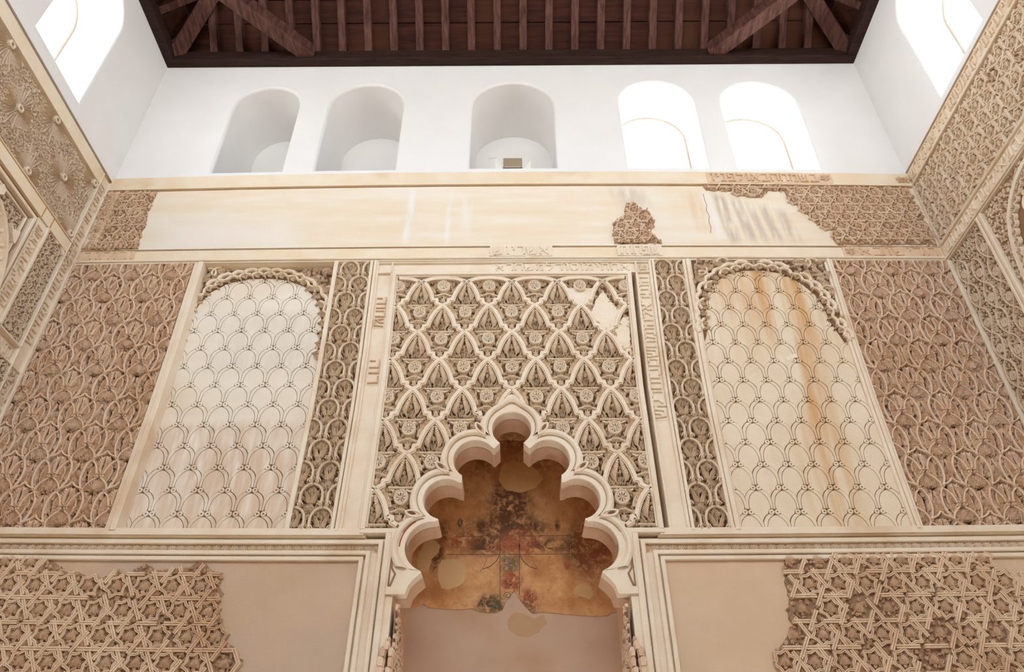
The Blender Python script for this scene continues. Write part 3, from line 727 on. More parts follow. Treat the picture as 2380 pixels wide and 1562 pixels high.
# worn red paint along the left foot of the arch
mb = MB(); c = CIRC[3]; mb.ribbon([(c[0] + (c[2] + 0.030) * math.cos(a), c[1] + (c[2] + 0.030) * math.sin(a)) for a in [2.15 + 1.0 * k / 10 for k in range(11)]], [(-0.003, HF), (-0.002, HF + 0.0012), (0.002, HF + 0.0012), (0.004, HF)]); mb.build('red_paint', mat('old_red_paint', (0.30, 0.055, 0.03), (0.42, 0.10, 0.055), 20), arch)
# niche behind
ND = -0.60
NX0, NX1 = -0.648, mir(-0.648)
mb = MB()
mb.add([(NX0, 0, -0.2), (NX0, 3.5, -0.2), (NX0, 3.5, ND), (NX0, 0, ND), (NX1, 0, -0.2), (NX1, 3.5, -0.2), (NX1, 3.5, ND), (NX1, 0, ND)], [(0, 1, 2, 3)[::-1], (4, 5, 6, 7)])
mb.build('niche_side', MATS['pink_plaster'], WF)
mb = MB(); va = arc(CXN, 3.5, NX1 - CXN, 0, PI, 20); vs = [(x, z, -0.2) for x, z in va] + [(x, z, ND) for x, z in va]; n = len(va)
mb.add(vs, [(i, i + 1, n + i + 1, n + i) for i in range(n - 1)])
# ------------------------------------------------------------------ painted plaster inside the niche
def fresco_mat():
    m = bpy.data.materials.new('fresco'); m.use_nodes = True; nt = m.node_tree; N = nt.nodes; L = nt.links; b = N['Principled BSDF']
    b.inputs['Roughness'].default_value = 0.85; b.inputs['Specular IOR Level'].default_value = 0.2
    g = N.new('ShaderNodeNewGeometry'); sx = N.new('ShaderNodeSeparateXYZ'); L.new(g.outputs['Position'], sx.inputs[0])
    def noise(s, d=6, r=0.6, dist=0.0):
        n = N.new('ShaderNodeTexNoise'); n.inputs['Scale'].default_value = s; n.inputs['Detail'].default_value = d; n.inputs['Roughness'].default_value = r; n.inputs['Distortion'].default_value = dist
        L.new(g.outputs['Position'], n.inputs['Vector']); return n.outputs['Fac']
    def ramp(v, a, b_, ca=(0, 0, 0), cb=(1, 1, 1)):
        r = N.new('ShaderNodeValToRGB'); r.color_ramp.elements[0].position = a; r.color_ramp.elements[1].position = b_
        r.color_ramp.elements[0].color = (*ca, 1); r.color_ramp.elements[1].color = (*cb, 1); L.new(v, r.inputs[0]); return r.outputs[0]
    def math_(op, a, b_=None, c=None):
        n = N.new('ShaderNodeMath'); n.operation = op
        for i, q in enumerate((a, b_, c)):
            if q is None: continue
            if isinstance(q, (int, float)): n.inputs[i].default_value = q
            else: L.new(q, n.inputs[i])
        return n.outputs[0]
    def mix(f, a, col):
        n = N.new('ShaderNodeMix'); n.data_type = 'RGBA'; L.new(f, n.inputs[0]); L.new(a, n.inputs[6]); n.inputs[7].default_value = (*col, 1); return n.outputs[2]
    def blob(x, z, rx, rz, soft=0.5):           # soft patch of paint at a place on the wall
        dx = math_('DIVIDE', math_('SUBTRACT', sx.outputs['X'], x), rx); dz = math_('DIVIDE', math_('SUBTRACT', sx.outputs['Z'], z), rz)
        r2 = math_('ADD', math_('MULTIPLY', dx, dx), math_('MULTIPLY', dz, dz)); return math_('SUBTRACT', 1.0, math_('MINIMUM', r2, 1.0))
    base = ramp(noise(7), 0.34, 0.66, (0.46, 0.205, 0.075), (0.74, 0.41, 0.185))
    base = mix(ramp(noise(2.2), 0.50, 0.66), base, (0.70, 0.42, 0.21))
    base = mix(math_('MULTIPLY', ramp(noise(30, 8, 0.7, 1.0), 0.52, 0.66), 0.45), base, (0.34, 0.145, 0.05))
    base = mix(math_('MULTIPLY', ramp(noise(16, 8, 0.7), 0.56, 0.72), 0.35), base, (0.46, 0.175, 0.09))
    tone_marks = ramp(noise(19, 8, 0.75, 0.6), 0.40, 0.56)
    for (u, v, rw, rh, col, k) in FRESCO_BLOBS:
        x, z = at(u, v, ND); x2, z2 = at(u + rw, v - rh, ND)
        base = mix(math_('MULTIPLY', math_('MULTIPLY', blob(x, z, abs(x2 - x), abs(z2 - z)), tone_marks), k), base, col)
    L.new(base, b.inputs['Base Color'])
    bp = N.new('ShaderNodeBump'); bp.inputs['Strength'].default_value = 0.3; bp.inputs['Distance'].default_value = 0.01; L.new(noise(40), bp.inputs['Height']); L.new(bp.outputs[0], b.inputs['Normal'])
    return m
DK = (0.13, 0.06, 0.03); RD = (0.36, 0.11, 0.055)
FRESCO_BLOBS = [(1185, 1170, 62, 70, DK, 1.5), (1180, 1230, 120, 45, DK, 1.4), (1130, 1265, 90, 34, DK, 1.2), (1060, 1258, 60, 30, RD, 0.9), (1210, 1265, 70, 40, RD, 1.3), (1280, 1268, 60, 24, DK, 1.0),
    (1365, 1275, 60, 80, DK, 1.3), (1385, 1250, 50, 120, RD, 0.9), (1015, 1300, 26, 45, DK, 1.2), (1030, 1235, 20, 30, DK, 1.1), (960, 1250, 60, 60, (0.36, 0.17, 0.08), 1.0),
    (1185, 1310, 30, 30, (0.20, 0.15, 0.09), 1.3), (1190, 1352, 28, 30, RD, 1.8), (1135, 1405, 40, 30, DK, 1.3), (1228, 1400, 30, 40, (0.30, 0.09, 0.05), 1.4), (1160, 1405, 30, 30, (0.12, 0.09, 0.05), 1.2),
    (1120, 1075, 70, 50, (0.30, 0.14, 0.06), 1.0), (1250, 1060, 80, 50, (0.30, 0.13, 0.06), 1.0), (1070, 1217, 9, 14, DK, 1.6), (1295, 1222, 8, 18, DK, 1.4), (1318, 1315, 10, 12, RD, 1.6), (1190, 1020, 90, 40, (0.30, 0.13, 0.05), 1.0)]
FRESCO = fresco_mat()
NICHEP = mat('niche_plaster', (0.53, 0.365, 0.255), (0.60, 0.43, 0.315), 2.5, 0.9, 0.2, 70, c3=(0.50, 0.31, 0.19), c3scale=2.0, c3lo=0.55, c3hi=0.75)
PATCH = mat('ochre_repair', (0.60, 0.38, 0.18), (0.66, 0.44, 0.22), 4, 0.9, 0.3, 80)
mb.build('niche_vault', FRESCO, WF)
mb = MB(); mb.prism([(NX0, 0), (NX1, 0)] + va, ND - 0.1, ND); bw = mb.build('niche_back', NICHEP, WF)
fl = [at(u, v, ND) for u, v in ((930, 1428), (955, 1414), (972, 1410), (990, 1404), (1003, 1413), (1040, 1416), (1075, 1417), (1100, 1414), (1112, 1420), (1135, 1425), (1152, 1424), (1168, 1418), (1176, 1398), (1187, 1383), (1195, 1374), (1201, 1381), (1206, 1392), (1220, 1408), (1230, 1420), (1238, 1426), (1260, 1423), (1300, 1427), (1345, 1431), (1380, 1433), (1408, 1431), (1412, 1425), (1432, 1423))]
top = [(NX1 - 0.002, fl[-1][1])] + [(CXN + (x - CXN) * 0.996, z) for x, z in va] + [(NX0 + 0.002, fl[0][1])]
mb = MB(); mb.prism(fl[1:-1] + top, ND - 0.01, ND + 0.008)
fres = thing('fresco', 'worn ochre wall painting of a cross with red flowers inside the niche', 'painting', tuple(FRONT.w(CXN, 2.9, ND)))
mb.build('painted_plaster', FRESCO, fres)
def fline(pts, w, m=None, name='painted_line'):
    mb = MB(); P = [at(u, v, ND) for u, v in pts]; mb.ribbon(P, [(-w / 2, ND + 0.007), (-w / 2, ND + 0.0088), (w / 2, ND + 0.0088), (w / 2, ND + 0.007)]); return mb.build(name, m or PAINTL, fres)
PAINTL = mat('painted_lines', (0.13, 0.07, 0.04), (0.22, 0.12, 0.07), 20)
fline([(1163, 1222), (1163, 1418)], 0.004); fline([(1207, 1222), (1207, 1385)], 0.004)
fline([(1040, 1290), (1162, 1290)], 0.004); fline([(1162, 1290), (1324, 1289)], 0.004)
fline([(1212, 1247), (1325, 1246)], 0.004); fline([(1325, 1246), (1326, 1289)], 0.004); fline([(1322, 1248), (1320, 1288)], 0.003); fline([(1060, 1248), (1150, 1247)], 0.003)
RDM = mat('painted_red', (0.36, 0.11, 0.06), (0.46, 0.18, 0.10), 25); DGM = mat('painted_green', (0.16, 0.125, 0.07), (0.27, 0.21, 0.12), 25)
def curl(u, v, r, m, turns=1.3, a0=0.0, w=0.0045):
    fline([(u + r * (1 - 0.72 * t) * math.cos(a0 + turns * 2 * PI * t), v + r * (1 - 0.72 * t) * math.sin(a0 + turns * 2 * PI * t)) for t in [i / 14 for i in range(15)]], w, m, 'painted_scroll')
for u, v, r in ((1185, 1348, 19), (1178, 1362, 12), (1196, 1270, 14), (1172, 1270, 12), (1146, 1275, 11), (1215, 1272, 10)): curl(u, v, r, RDM, 1.4, u, 0.007)
for u, v, r in ((1174, 1300, 10), (1197, 1300, 9), (1175, 1322, 12), (1198, 1320, 9), (1180, 1385, 9), (1140, 1402, 12), (1152, 1415, 9), (1224, 1405, 10), (1236, 1418, 8), (1125, 1415, 8)): curl(u, v, r, DGM, 1.3, v)
for s in (1, -1):
    c = 1185
    fline([(c + s * 24, 1292), (c + s * 30, 1305), (c + s * 45, 1318), (c + s * 62, 1324)], 0.005, PAINTL, 'painted_scroll'); fline([(c + s * 30, 1292), (c + s * 52, 1296), (c + s * 56, 1312), (c + s * 68, 1330)], 0.004, RDM, 'painted_scroll')
    fline([(c + s * 26, 1246), (c + s * 46, 1236), (c + s * 56, 1216)], 0.005, PAINTL, 'painted_scroll'); fline([(c + s * 56, 1216), (c + s * 52, 1240), (c + s * 60, 1248)], 0.004, RDM, 'painted_scroll')
    fline([(c + s * 12, 1236), (c + s * 18, 1225), (c + s * 8, 1215)], 0.004, PAINTL, 'painted_scroll')
def repair(pts, m=PATCH, h=0.0):
    mb = MB(); mb.prism(rough_poly([at(u, v, ND) for u, v in pts], 0.003, 0.02), ND, ND + 0.0105 + h); mb.build('plaster_repair', m, fres)
repair([(1022, 1318), (1030, 1302), (1060, 1301), (1080, 1310), (1087, 1330), (1086, 1348), (1072, 1362), (1050, 1371), (1030, 1368), (1022, 1345)])
repair([(975, 1320), (978, 1290), (988, 1265), (1000, 1252), (1012, 1255), (1026, 1270), (1022, 1285), (1008, 1300), (1000, 1325), (990, 1332)])
repair([(1338, 1362), (1352, 1359), (1368, 1365), (1374, 1382), (1366, 1394), (1350, 1390), (1332, 1384), (1330, 1372)])
repair([(1165, 1085), (1190, 1072), (1225, 1078), (1250, 1095), (1262, 1115), (1245, 1135), (1210, 1147), (1175, 1140), (1160, 1115)], mat('brown_repair', (0.60, 0.34, 0.14), (0.70, 0.42, 0.19), 6, 0.9, 0.3, 80))
repair([(1180, 1440), (1196, 1424), (1215, 1426), (1240, 1437), (1262, 1428), (1268, 1450), (1250, 1470), (1225, 1482), (1200, 1476), (1182, 1462)], mat('warm_repair', (0.50, 0.315, 0.17), (0.55, 0.36, 0.215), 6, 0.9, 0.2, 80), -0.008)

# ================================================================== net of pointed arches over the niche
sebka = thing('arch_net_panel', 'pale square panel of interlaced pointed arches and rosettes above the lobed niche arch', 'panel', tuple(FRONT.w(CXN, 3.25, 0)))
SPX, SPZ = 0.3130, 0.2273
go = [p for p in outline]
gl = []
mbg = MB()
ol = [(-0.84, 3.23), (-0.84, 5.115), (0.78, 5.115), (0.78, 3.23)]
def extr_inside(x, z, m=0.0):     # under the arch's outer edge
    xx = x if x <= CXN else mir(x)
    if z < 3.20 and abs(x - CXN) < 0.63: return True
    for i, c in enumerate(CIRC):
        if math.hypot(xx - c[0], z - c[1]) < c[2] + TH + m: return True
    if abs(xx - CXN) < 0.03 + m and z < 4.12: return True
    return inside((xx, z), left[:60]) if False else (z < 3.9 and abs(x - CXN) < np.interp(z, [3.2, 3.45, 3.75, 3.9], [0.5, 0.42, 0.25, 0.1]))
# carved ground, pierced by the arch
half = []
for i in range(4): half += lobe_pts(i, TH * 0.6, True)
half = [p for p in half if p[1] > 3.235]
gp = half + [(-0.84, half[-1][1] if half[-1][1] < 3.3 else 3.235), (-0.84, 5.115)]
gp = gp + [(mir(x), z) for x, z in gp[::-1]]
mbg.prism(gp, -0.056, -0.028); mbg.build('carved_ground', GROUND, sebka)
# one half of a strap, then mirrored
SH = [(0, 0), (0.016, -0.017), (0.032, -0.037), (0.048, -0.062), (0.061, -0.090), (0.072, -0.118), (0.080, -0.145), (0.0875, -0.174), (0.112, -0.177), (0.1165, -0.205), (0.137, -0.2165), (0.1565, SPZ * -1)]
PR = [(-0.0185, -0.04), (-0.0185, 0.010), (-0.0155, 0.013), (0.0045, 0.013), (0.006, 0.004), (0.0080, 0.004), (0.0090, 0.009), (0.0130, 0.009), (0.0145, -0.04)]
def strap_half(s, n0=0, n1=None):
    pts = SH[n0:n1]
    mb = MB()
    if s > 0: mb.ribbon(pts, [(-o, h) for o, h in PR[::-1]])
    else: mb.ribbon([(-x, z) for x, z in pts], [(o, h) for o, h in PR])
    return mb
def cut_strap(s, x0, z0):
    """what is left of a strap at the arch and at the frame"""
    P = [(x0 + s * x, z0 + z) for x, z in SH]; fine = []
    for a, b in zip(P[:-1], P[1:]):
        for k in range(6): fine.append((a[0] + (b[0] - a[0]) * k / 6, a[1] + (b[1] - a[1]) * k / 6))
    fine.append(P[-1]); run = []; runs = []
    for p in fine:
        ok = (SB0 - 0.01 < p[0] < SB1 + 0.01) and (SZ0 < p[1] < SZ1 + 0.012) and not extr_inside(p[0], p[1], -0.03) and not lost(p)
        if ok: run.append(p)
        elif run: runs.append(run); run = []
    if run: runs.append(run)
    return runs
LOSTP = [fp(u, v) for u, v in ((1320, 676), (1378, 680), (1400, 700), (1425, 690), (1445, 720), (1425, 745), (1440, 770), (1455, 800), (1460, 815), (1440, 800), (1400, 765), (1375, 735), (1345, 705))]
def lost(p): return False
LOSTQ = [[fp(u, v) for u, v in P] for P in ([(1312, 668), (1388, 668), (1375, 707), (1335, 707)], [(1385, 695), (1402, 674), (1420, 700), (1444, 722), (1436, 755), (1415, 768), (1395, 762), (1372, 732), (1378, 715)], [(1448, 735), (1462, 735), (1466, 815), (1452, 818), (1425, 778), (1432, 760)])]
def gone(x, z): return any(inside((x, z), q) for q in LOSTQ)
def keep_s(x, z): return SB0 < x < SB1 and SZ0 < z < SZ1 and not extr_inside(x, z, 0.012) and not gone(x, z)
M_SR = strap_half(1).mesh('arch_strap_right'); M_SL = strap_half(-1).mesh('arch_strap_left')
barm = MB()
barm.ribbon([(-0.085, 0.002), (-0.04, 0.0), (0, 0), (0.04, 0), (0.085, 0.002)], [(-0.006, -0.04), (-0.006, 0.0), (0, 0.006), (0.006, 0.0), (0.006, -0.04)])
for s in (1, -1): barm.ribbon([(s * 0.02, -0.012), (s * 0.045, -0.022), (s * 0.07, -0.010)][::s], [(-0.005, -0.04), (-0.005, -0.004), (0.005, -0.004), (0.005, -0.04)])
ring(0.005, 0.013, -0.04, 0.003, 8, 0, -0.014, barm)
M_BAR = barm.mesh('crossbar')
mst = MB()
for s in (1, -1): mst.ribbon([(0, 0.012), (s * 0.02, 0.008), (s * 0.045, -0.002), (s * 0.062, -0.008)][::s], [(-0.007, -0.04), (-0.007, 0.0), (0, 0.006), (0.005, 0.0), (0.007, -0.04)])
ring(0.004, 0.011, -0.04, 0.002, 8, 0, 0.022, mst)
M_MST = mst.mesh('leaf_collar')
clipS = (SB0, SB1, SZ0, SZ1)
for row in range(0, 10):
    zt = 5.060 - row * SPZ
    for k in range(-4, 5):
        xt = CXN + (k + (0.5 if row % 2 else 0.0)) * SPX
        if abs(xt - CXN) > 0.95: continue
        for s, me in ((1, M_SR), (-1, M_SL)):
            P = [(xt + s * x, zt + z) for x, z in SH]
            if all(SB0 < p[0] < SB1 and SZ0 < p[1] < SZ1 and not extr_inside(p[0], p[1], 0.0) for p in P): inst('arch_strap', me, STUCCO_L, sebka, FRONT, xt, zt, 0.0)
            else:
                for r in cut_strap(s, xt, zt):
                    if len(r) < 3: continue
                    mb = MB()
                    if s > 0: mb.ribbon(r, [(-o, h) for o, h in PR[::-1]])
                    else: mb.ribbon(r, PR)
                    mb.build('arch_strap', STUCCO_L, sebka)
        J = lambda: random.uniform(-0.002, 0.002)
        inst('flame_palmette', M_FLAME, LEAF_L, sebka, FRONT, xt + J(), zt - 0.198, -0.030, 0, 0.104, 0.166, 0.042, clipS, keep_s if keep_s(xt, zt - 0.13) else (lambda a, b: False))
        inst('crossbar', M_BAR, LEAF_L, sebka, FRONT, xt, zt - 0.212, -0.004, 0, 1, 1, 1, clipS, keep_s)
        inst('rosette', M_ROSE, LEAF_L, sebka, FRONT, xt + J(), zt - 0.278 + J(), -0.030, random.uniform(-.2, .2), 0.0425, 0.0475, 0.046, clipS, keep_s)
        inst('leaf_collar', M_MST, LEAF_L, sebka, FRONT, xt, zt - 0.357, -0.004, 0, 1, 1, 1, clipS, keep_s)
        inst('small_leaf', M_SMALL, LEAF_L, sebka, FRONT, xt, zt - 0.425, -0.030, 0, 0.036, 0.062, 0.034, clipS, keep_s)
        for s in (1, -1):
            inst('comb_leaf', M_COMB, LEAF_L, sebka, FRONT, xt + s * 0.055, zt - 0.335, -0.030, -s * 0.35, s * 0.095, 0.125, 0.034, clipS, keep_s)
            inst('fan_leaf', M_FAN, LEAF_L, sebka, FRONT, xt + s * 0.112, zt - 0.262, -0.030, -s * 0.25, 0.048, 0.068, 0.034, clipS, keep_s)
            inst('fan_leaf', M_FAN, LEAF_L, sebka, FRONT, xt + s * 0.030, zt - 0.345, -0.030, s * 2.0, 0.034, 0.045, 0.030, clipS, keep_s)
            inst('small_leaf', M_SMALL, LEAF_L, sebka, FRONT, xt + s * 0.062, zt - 0.268, -0.030, s * -1.1, 0.034, 0.052, 0.033, clipS, keep_s)
            inst('fan_leaf', M_FAN, LEAF_L, sebka, FRONT, xt + s * 0.052, zt - 0.392, -0.030, s * -0.4, 0.034, 0.046, 0.032, clipS, keep_s)
            inst('small_leaf', M_SMALL, LEAF_L, sebka, FRONT, xt + s * 0.136, zt - 0.290, -0.030, s * 0.5, 0.028, 0.045, 0.030, clipS, keep_s)
fill_leaves(sebka, FRONT, [(SB0, SZ0), (SB1, SZ0), (SB1, SZ1), (SB0, SZ1)], 0.036, -0.029, LEAF_L, 77, 0.026, dens=0.66, keep=lambda x, z: keep_s(x, z))
# crown row of half arches against the frame
for k in range(-3, 3):
    xc = CXN + (k + 0.5) * SPX
    pts = [(xc + 0.150 * math.cos(a), 5.040 + 0.052 * math.sin(a)) for a in [PI * i / 12 for i in range(13)]]
    pts = [p for p in pts if SB0 < p[0] < SB1]
    if len(pts) > 2: mb = MB(); mb.ribbon(pts, [(-o, h) for o, h in PR[::-1]]); mb.build('arch_strap', STUCCO_L, sebka)
    if not gone(xc, 5.0): inst('fan_leaf', M_FANW, LEAF_L, sebka, FRONT, xc, 5.015, -0.030, 0, 0.085, 0.05, 0.036, clipS)
    inst('rosette', M_ROSE, LEAF_L, sebka, FRONT, xc, 5.010, -0.030, 0.1, 0.0435, 0.047, 0.052, clipS, keep_s)
    inst('leaf_collar', M_MST, LEAF_L, sebka, FRONT, xc, 4.94, -0.004, 0, 1, 1, 1, clipS, keep_s)
    inst('small_leaf', M_SMALL, LEAF_L, sebka, FRONT, xc, 4.866, -0.030, 0, 0.036, 0.062, 0.034, clipS, keep_s)
    for s in (1, -1): inst('comb_leaf', M_COMB, LEAF_L, sebka, FRONT, xc + s * 0.052, 4.955, -0.030, -s * 0.5, s * 0.06, 0.08, 0.036, clipS, keep_s)
# plain mends where the carving is lost
for q in LOSTQ:
    mb = MB(); mb.prism(rough_poly(q, 0.003, 0.02), -0.05, -0.006); mb.build('plain_mend', CREAM, sebka)
# ================================================================== vine panels of the front wall
NODE_R = 0.072
def vine_tracery(P, R):
    """one mesh of the vine net: bracket, ribs to the double eyelets and on to the next nodes, outer arcs"""
    mb = MB(); lo = -0.045
    def rib(pts, w, h):
        pts = [(x * P, z * R) for x, z in pts]
        pr = [(-w / 2, lo), (-w / 2, h - 0.006), (-w / 4, h), (w / 4, h), (w / 2, h - 0.006), (w / 2, lo)]
        mb.ribbon(pts, pr)
    br = bez((-0.46, 0.05), (-0.32, 0.10), (-0.12, 0.12), (-0.03, 0.24), 5) + bez((0.03, 0.24), (0.12, 0.12), (0.32, 0.10), (0.46, 0.05), 5)
    rib(br, 0.011, 0.011)
    for s in (1, -1):
        rib(bez((s * 0.5, -0.06), (s * 0.34, -0.12), (s * 0.20, -0.25), (s * 0.15, -0.48), 7), 0.0105, 0.009)
        rib(bez((s * 0.10, -0.60), (s * 0.28, -0.68), (s * 0.44, -0.78), (s * 0.49, -0.95), 7), 0.0105, 0.008)
        rib(bez((s * 0.53, -0.04), (s * 0.80, -0.22), (s * 0.82, -0.72), (s * 0.53, -0.96), 10), 0.011, 0.012)
        ring(0.0034, 0.0105, lo, 0.018, 10, s * 0.5 * P, 0, mb)
        ring(0.0034, 0.0115, lo, 0.016, 10, s * 0.125 * P, -0.545 * R, mb)
        rib([(s * 0.17, -0.47), (s * 0.11, -0.46), (s * 0.03, -0.475)], 0.006, 0.012)
    return mb
VP, VR = 0.1415, 0.2075          # column and row spacing
M_VINE = vine_tracery(VP, VR).mesh('vine_tracery')
def jit(a): return random.uniform(-a, a)
def vine_panel(name, label, x0, x1, z0, z1, ax, az, m_rib, m_leaf, ground=GROUND):
    t = thing(name, label, 'panel', tuple(FRONT.w((x0 + x1) / 2, z0, 0)))
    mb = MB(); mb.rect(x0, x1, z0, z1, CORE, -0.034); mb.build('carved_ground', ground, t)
    cl = (x0, x1, z0, z1)
    fill_leaves(t, FRONT, [(x0 + .01, z0 + .01), (x1 - .01, z0 + .01), (x1 - .01, z1 - .01), (x0 + .01, z1 - .01)], 0.036, -0.036, m_leaf, 5 + int(x0), 0.032, dens=0.70)
    n0 = int((az - z1) / VR) - 2; n1 = int((az - z0) / VR) + 3
    for r in range(n0, n1):
        z = az - r * VR
        for c in range(-14, 15):
            if (c + r) % 2: continue
            x = ax + c * VP
            if x < x0 - 2 * VP or x > x1 + 2 * VP or z < z0 - VR or z > z1 + 1.9 * VR: continue
            inst('vine_tracery', M_VINE, m_rib, t, FRONT, x, z, jit(0.002), 0, 1, 1, 1, cl)
            def leaf(nm, me, u, v, rot, sx, sy, h=-0.032, sh=0.037):
                k = 1 + jit(0.06)
                inst(nm, me, m_leaf, t, FRONT, x + u * VP + jit(0.002), z + v * VR + jit(0.002), h + jit(0.002), rot + jit(0.10), sx * k, sy * k, sh * (1 + jit(0.15)), cl)
            leaf('palmette', M_PAIR, 0, -0.45, 0, 0.112, 0.118)
            for s in (1, -1):
                leaf('comb_leaf', M_COMB, s * 0.47, -0.52, s * 0.12, -s * 0.078, 0.088)
                leaf('comb_leaf', M_COMB, s * 0.44, -0.48, PI - s * 0.10, s * 0.078, 0.088)
                leaf('fan_leaf', M_FAN, s * 0.05, -0.66, PI - s * 0.55 * -1, s * 0.055, 0.075)
                leaf('comb_leaf', M_COMB, s * 0.06, -1.13, PI + s * 0.25, -s * 0.085, 0.105)
                leaf('fan_leaf', M_FAN, s * 0.20, -1.62, s * 0.5, s * 0.045, 0.058)
                leaf('fan_leaf', M_FAN, s * 0.23, -1.22, -s * 0.7, s * 0.040, 0.050)
                leaf('small_leaf', M_SMALL, s * 0.36, -1.72, s * 0.2, s * 0.040, 0.050)
                leaf('small_leaf', M_SMALL, s * 0.60, -0.30, s * 0.1, s * 0.030, 0.040)
                leaf('small_leaf', M_SMALL, s * 0.62, -0.72, PI, s * 0.030, 0.045)
            leaf('fan_leaf', M_FANW, 0, -1.00, 0, 0.078, 0.060)
            leaf('palmette', M_PAIR, 0, -1.80, 0, 0.075, 0.082)
    return t
PXL = fp(296.4, 931); PXR = fp(2151.5, 988)
PXR = ((fp(2110 + 200 / 7.8, 960 + 220 / 7.8)[0] + fp(2110 + 600 / 7.8, 960 + 205 / 7.8)[0]) / 2, fp(2150, 960 + 215 / 7.8)[1])
vine_panel('vine_panel', 'carved vine scroll panel between the left corner and the smooth grey scale panel', XL, -2.306, ZM0 + 0.004, ZM1, PXL[0], PXL[1] , STUCCO, LEAF)
vine_panel('vine_panel', 'carved vine scroll panel between the stained scale panel and the right corner', 2.253, XR, ZM0 + 0.004, ZM1, PXR[0], PXR[1], STUCCO, LEAF)

# ------------------------------------------------------------------ narrow upright panels of linked arches
OP, OR = 0.160, 0.1462
def ogee_tracery(P, R):
    mb = MB(); lo = -0.045
    def rib(pts, w, h, g=True):
        pts = [(x * P, z * R) for x, z in pts]
        pr = [(-w / 2, lo), (-w / 2, h - 0.004), (-w / 4, h), (0, h - (0.005 if g else 0)), (w / 4, h), (w / 2, h - 0.004), (w / 2, lo)]
        mb.ribbon(pts, pr)
    for s in (1, -1):
        rib(bez((s * 0.02, -0.10), (s * 0.36, -0.16), (s * 0.46, -0.55), (s * 0.37, -0.94), 8), 0.0125, 0.014)
        ring(0.0032, 0.0115, lo, 0.018, 10, s * 0.115 * P, 0.02 * R, mb)
        rib([(s * 0.25, 0.02), (s * 0.19, 0.14), (s * 0.05, 0.16)], 0.006, 0.010, False)
    ridge(mb, [(0, -0.30 * R), (0, -0.8 * R), (0, -1.5 * R)], [0.005, 0.009, 0.006], -0.03, 0.006)
    return mb
M_OGEE = ogee_tracery(OP, OR).mesh('arch_tracery')
def ogee_panel(label, x0, x1, ax, az):
    t = thing('arch_strip_panel', label, 'panel', tuple(FRONT.w((x0 + x1) / 2, ZM0, 0)))
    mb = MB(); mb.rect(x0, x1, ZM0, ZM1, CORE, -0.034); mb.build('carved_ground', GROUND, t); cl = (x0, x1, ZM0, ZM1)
    fill_leaves(t, FRONT, [(x0 + .006, ZM0 + .01), (x1 - .006, ZM0 + .01), (x1 - .006, ZM1 - .012), (x0 + .006, ZM1 - .012)], 0.028, -0.034, LEAF_L, 9 + int(x0 * 3), 0.030, dens=0.72)
    for r in range(-16, 17):
        z = az - r * OR
        if z < ZM0 - OR or z > ZM1 + 1.6 * OR: continue
        for c in range(-4, 5):
            if (c + r) % 2: continue
            x = ax + c * OP / 2
            if x < x0 - OP or x > x1 + OP: continue
            inst('arch_tracery', M_OGEE, STUCCO_L, t, FRONT, x, z, jit(0.002), 0, 1, 1, 1, cl)
            def leaf(nm, me, u, v, rot, sx, sy, h=-0.032, sh=0.037):
                inst(nm, me, LEAF_L, t, FRONT, x + u * OP + jit(0.002), z + v * OR + jit(0.002), h, rot + jit(0.1), sx * (1 + jit(0.08)), sy * (1 + jit(0.08)), sh * (1 + jit(0.15)), cl)
            for s in (1, -1):
                leaf('comb_leaf', M_COMB, s * 0.03, -0.92, -s * 0.25, s * 0.052, 0.085)
                leaf('fan_leaf', M_FAN, s * 0.10, -0.50, s * 0.45, s * 0.032, 0.048)
                leaf('fan_leaf', M_FAN, s * 0.05, -1.30, -s * 0.9, s * 0.034, 0.045)
                leaf('small_leaf', M_SMALL, s * 0.09, -0.96, PI - s * 0.6, s * 0.034, 0.048)
            leaf('palmette', M_PAIR, 0, -1.88, 0, 0.050, 0.075)
    return t
A = fp(806, 676); ogee_panel('narrow upright panel of carved linked arches to the right of the smooth grey scale panel', -1.263, -1.033, A[0], A[1])
A = fp(1599.8, 1014.7); ogee_panel('narrow upright panel of carved linked arches to the left of the stained scale panel', 0.976, 1.179, A[0], A[1])

# ------------------------------------------------------------------ panels with an incised scale pattern
def inset(poly, d):
    n = len(poly); out = []
    for i in range(n):
        a, p, b = Vector(poly[i - 1]), Vector(poly[i]), Vector(poly[(i + 1) % n])
        d1 = (p - a).normalized(); d2 = (b - p).normalized(); n1 = Vector((-d1.y, d1.x)); n2 = Vector((-d2.y, d2.x)); m = n1 + n2
        m = n1 if m.length < 1e-5 else m.normalized() / max(0.4, m.normalized().dot(n1))
        out.append((p.x + m.x * d, p.y + m.y * d))
    return out
def chamfered(poly, h0, h1, b=0.002):
    """flat piece with a softened rim; poly counter-clockwise"""
    mb = MB(); n = len(poly); q = inset(poly, b)
    vs = [(x, z, h1) for x, z in q] + [(x, z, h1 - b * 0.7) for x, z in poly] + [(x, z, h0) for x, z in poly]
    fs = [tuple(range(n))]
    for k in (0, 1): fs += [(k * n + i, (k + 1) * n + i, (k + 1) * n + (i + 1) % n, k * n + (i + 1) % n) for i in range(n)]
    mb.add(vs, fs); return mb
def ccw(p):
    a = sum(p[i][0] * p[(i + 1) % len(p)][1] - p[(i + 1) % len(p)][0] * p[i][1] for i in range(len(p)))
    return p if a > 0 else p[::-1]
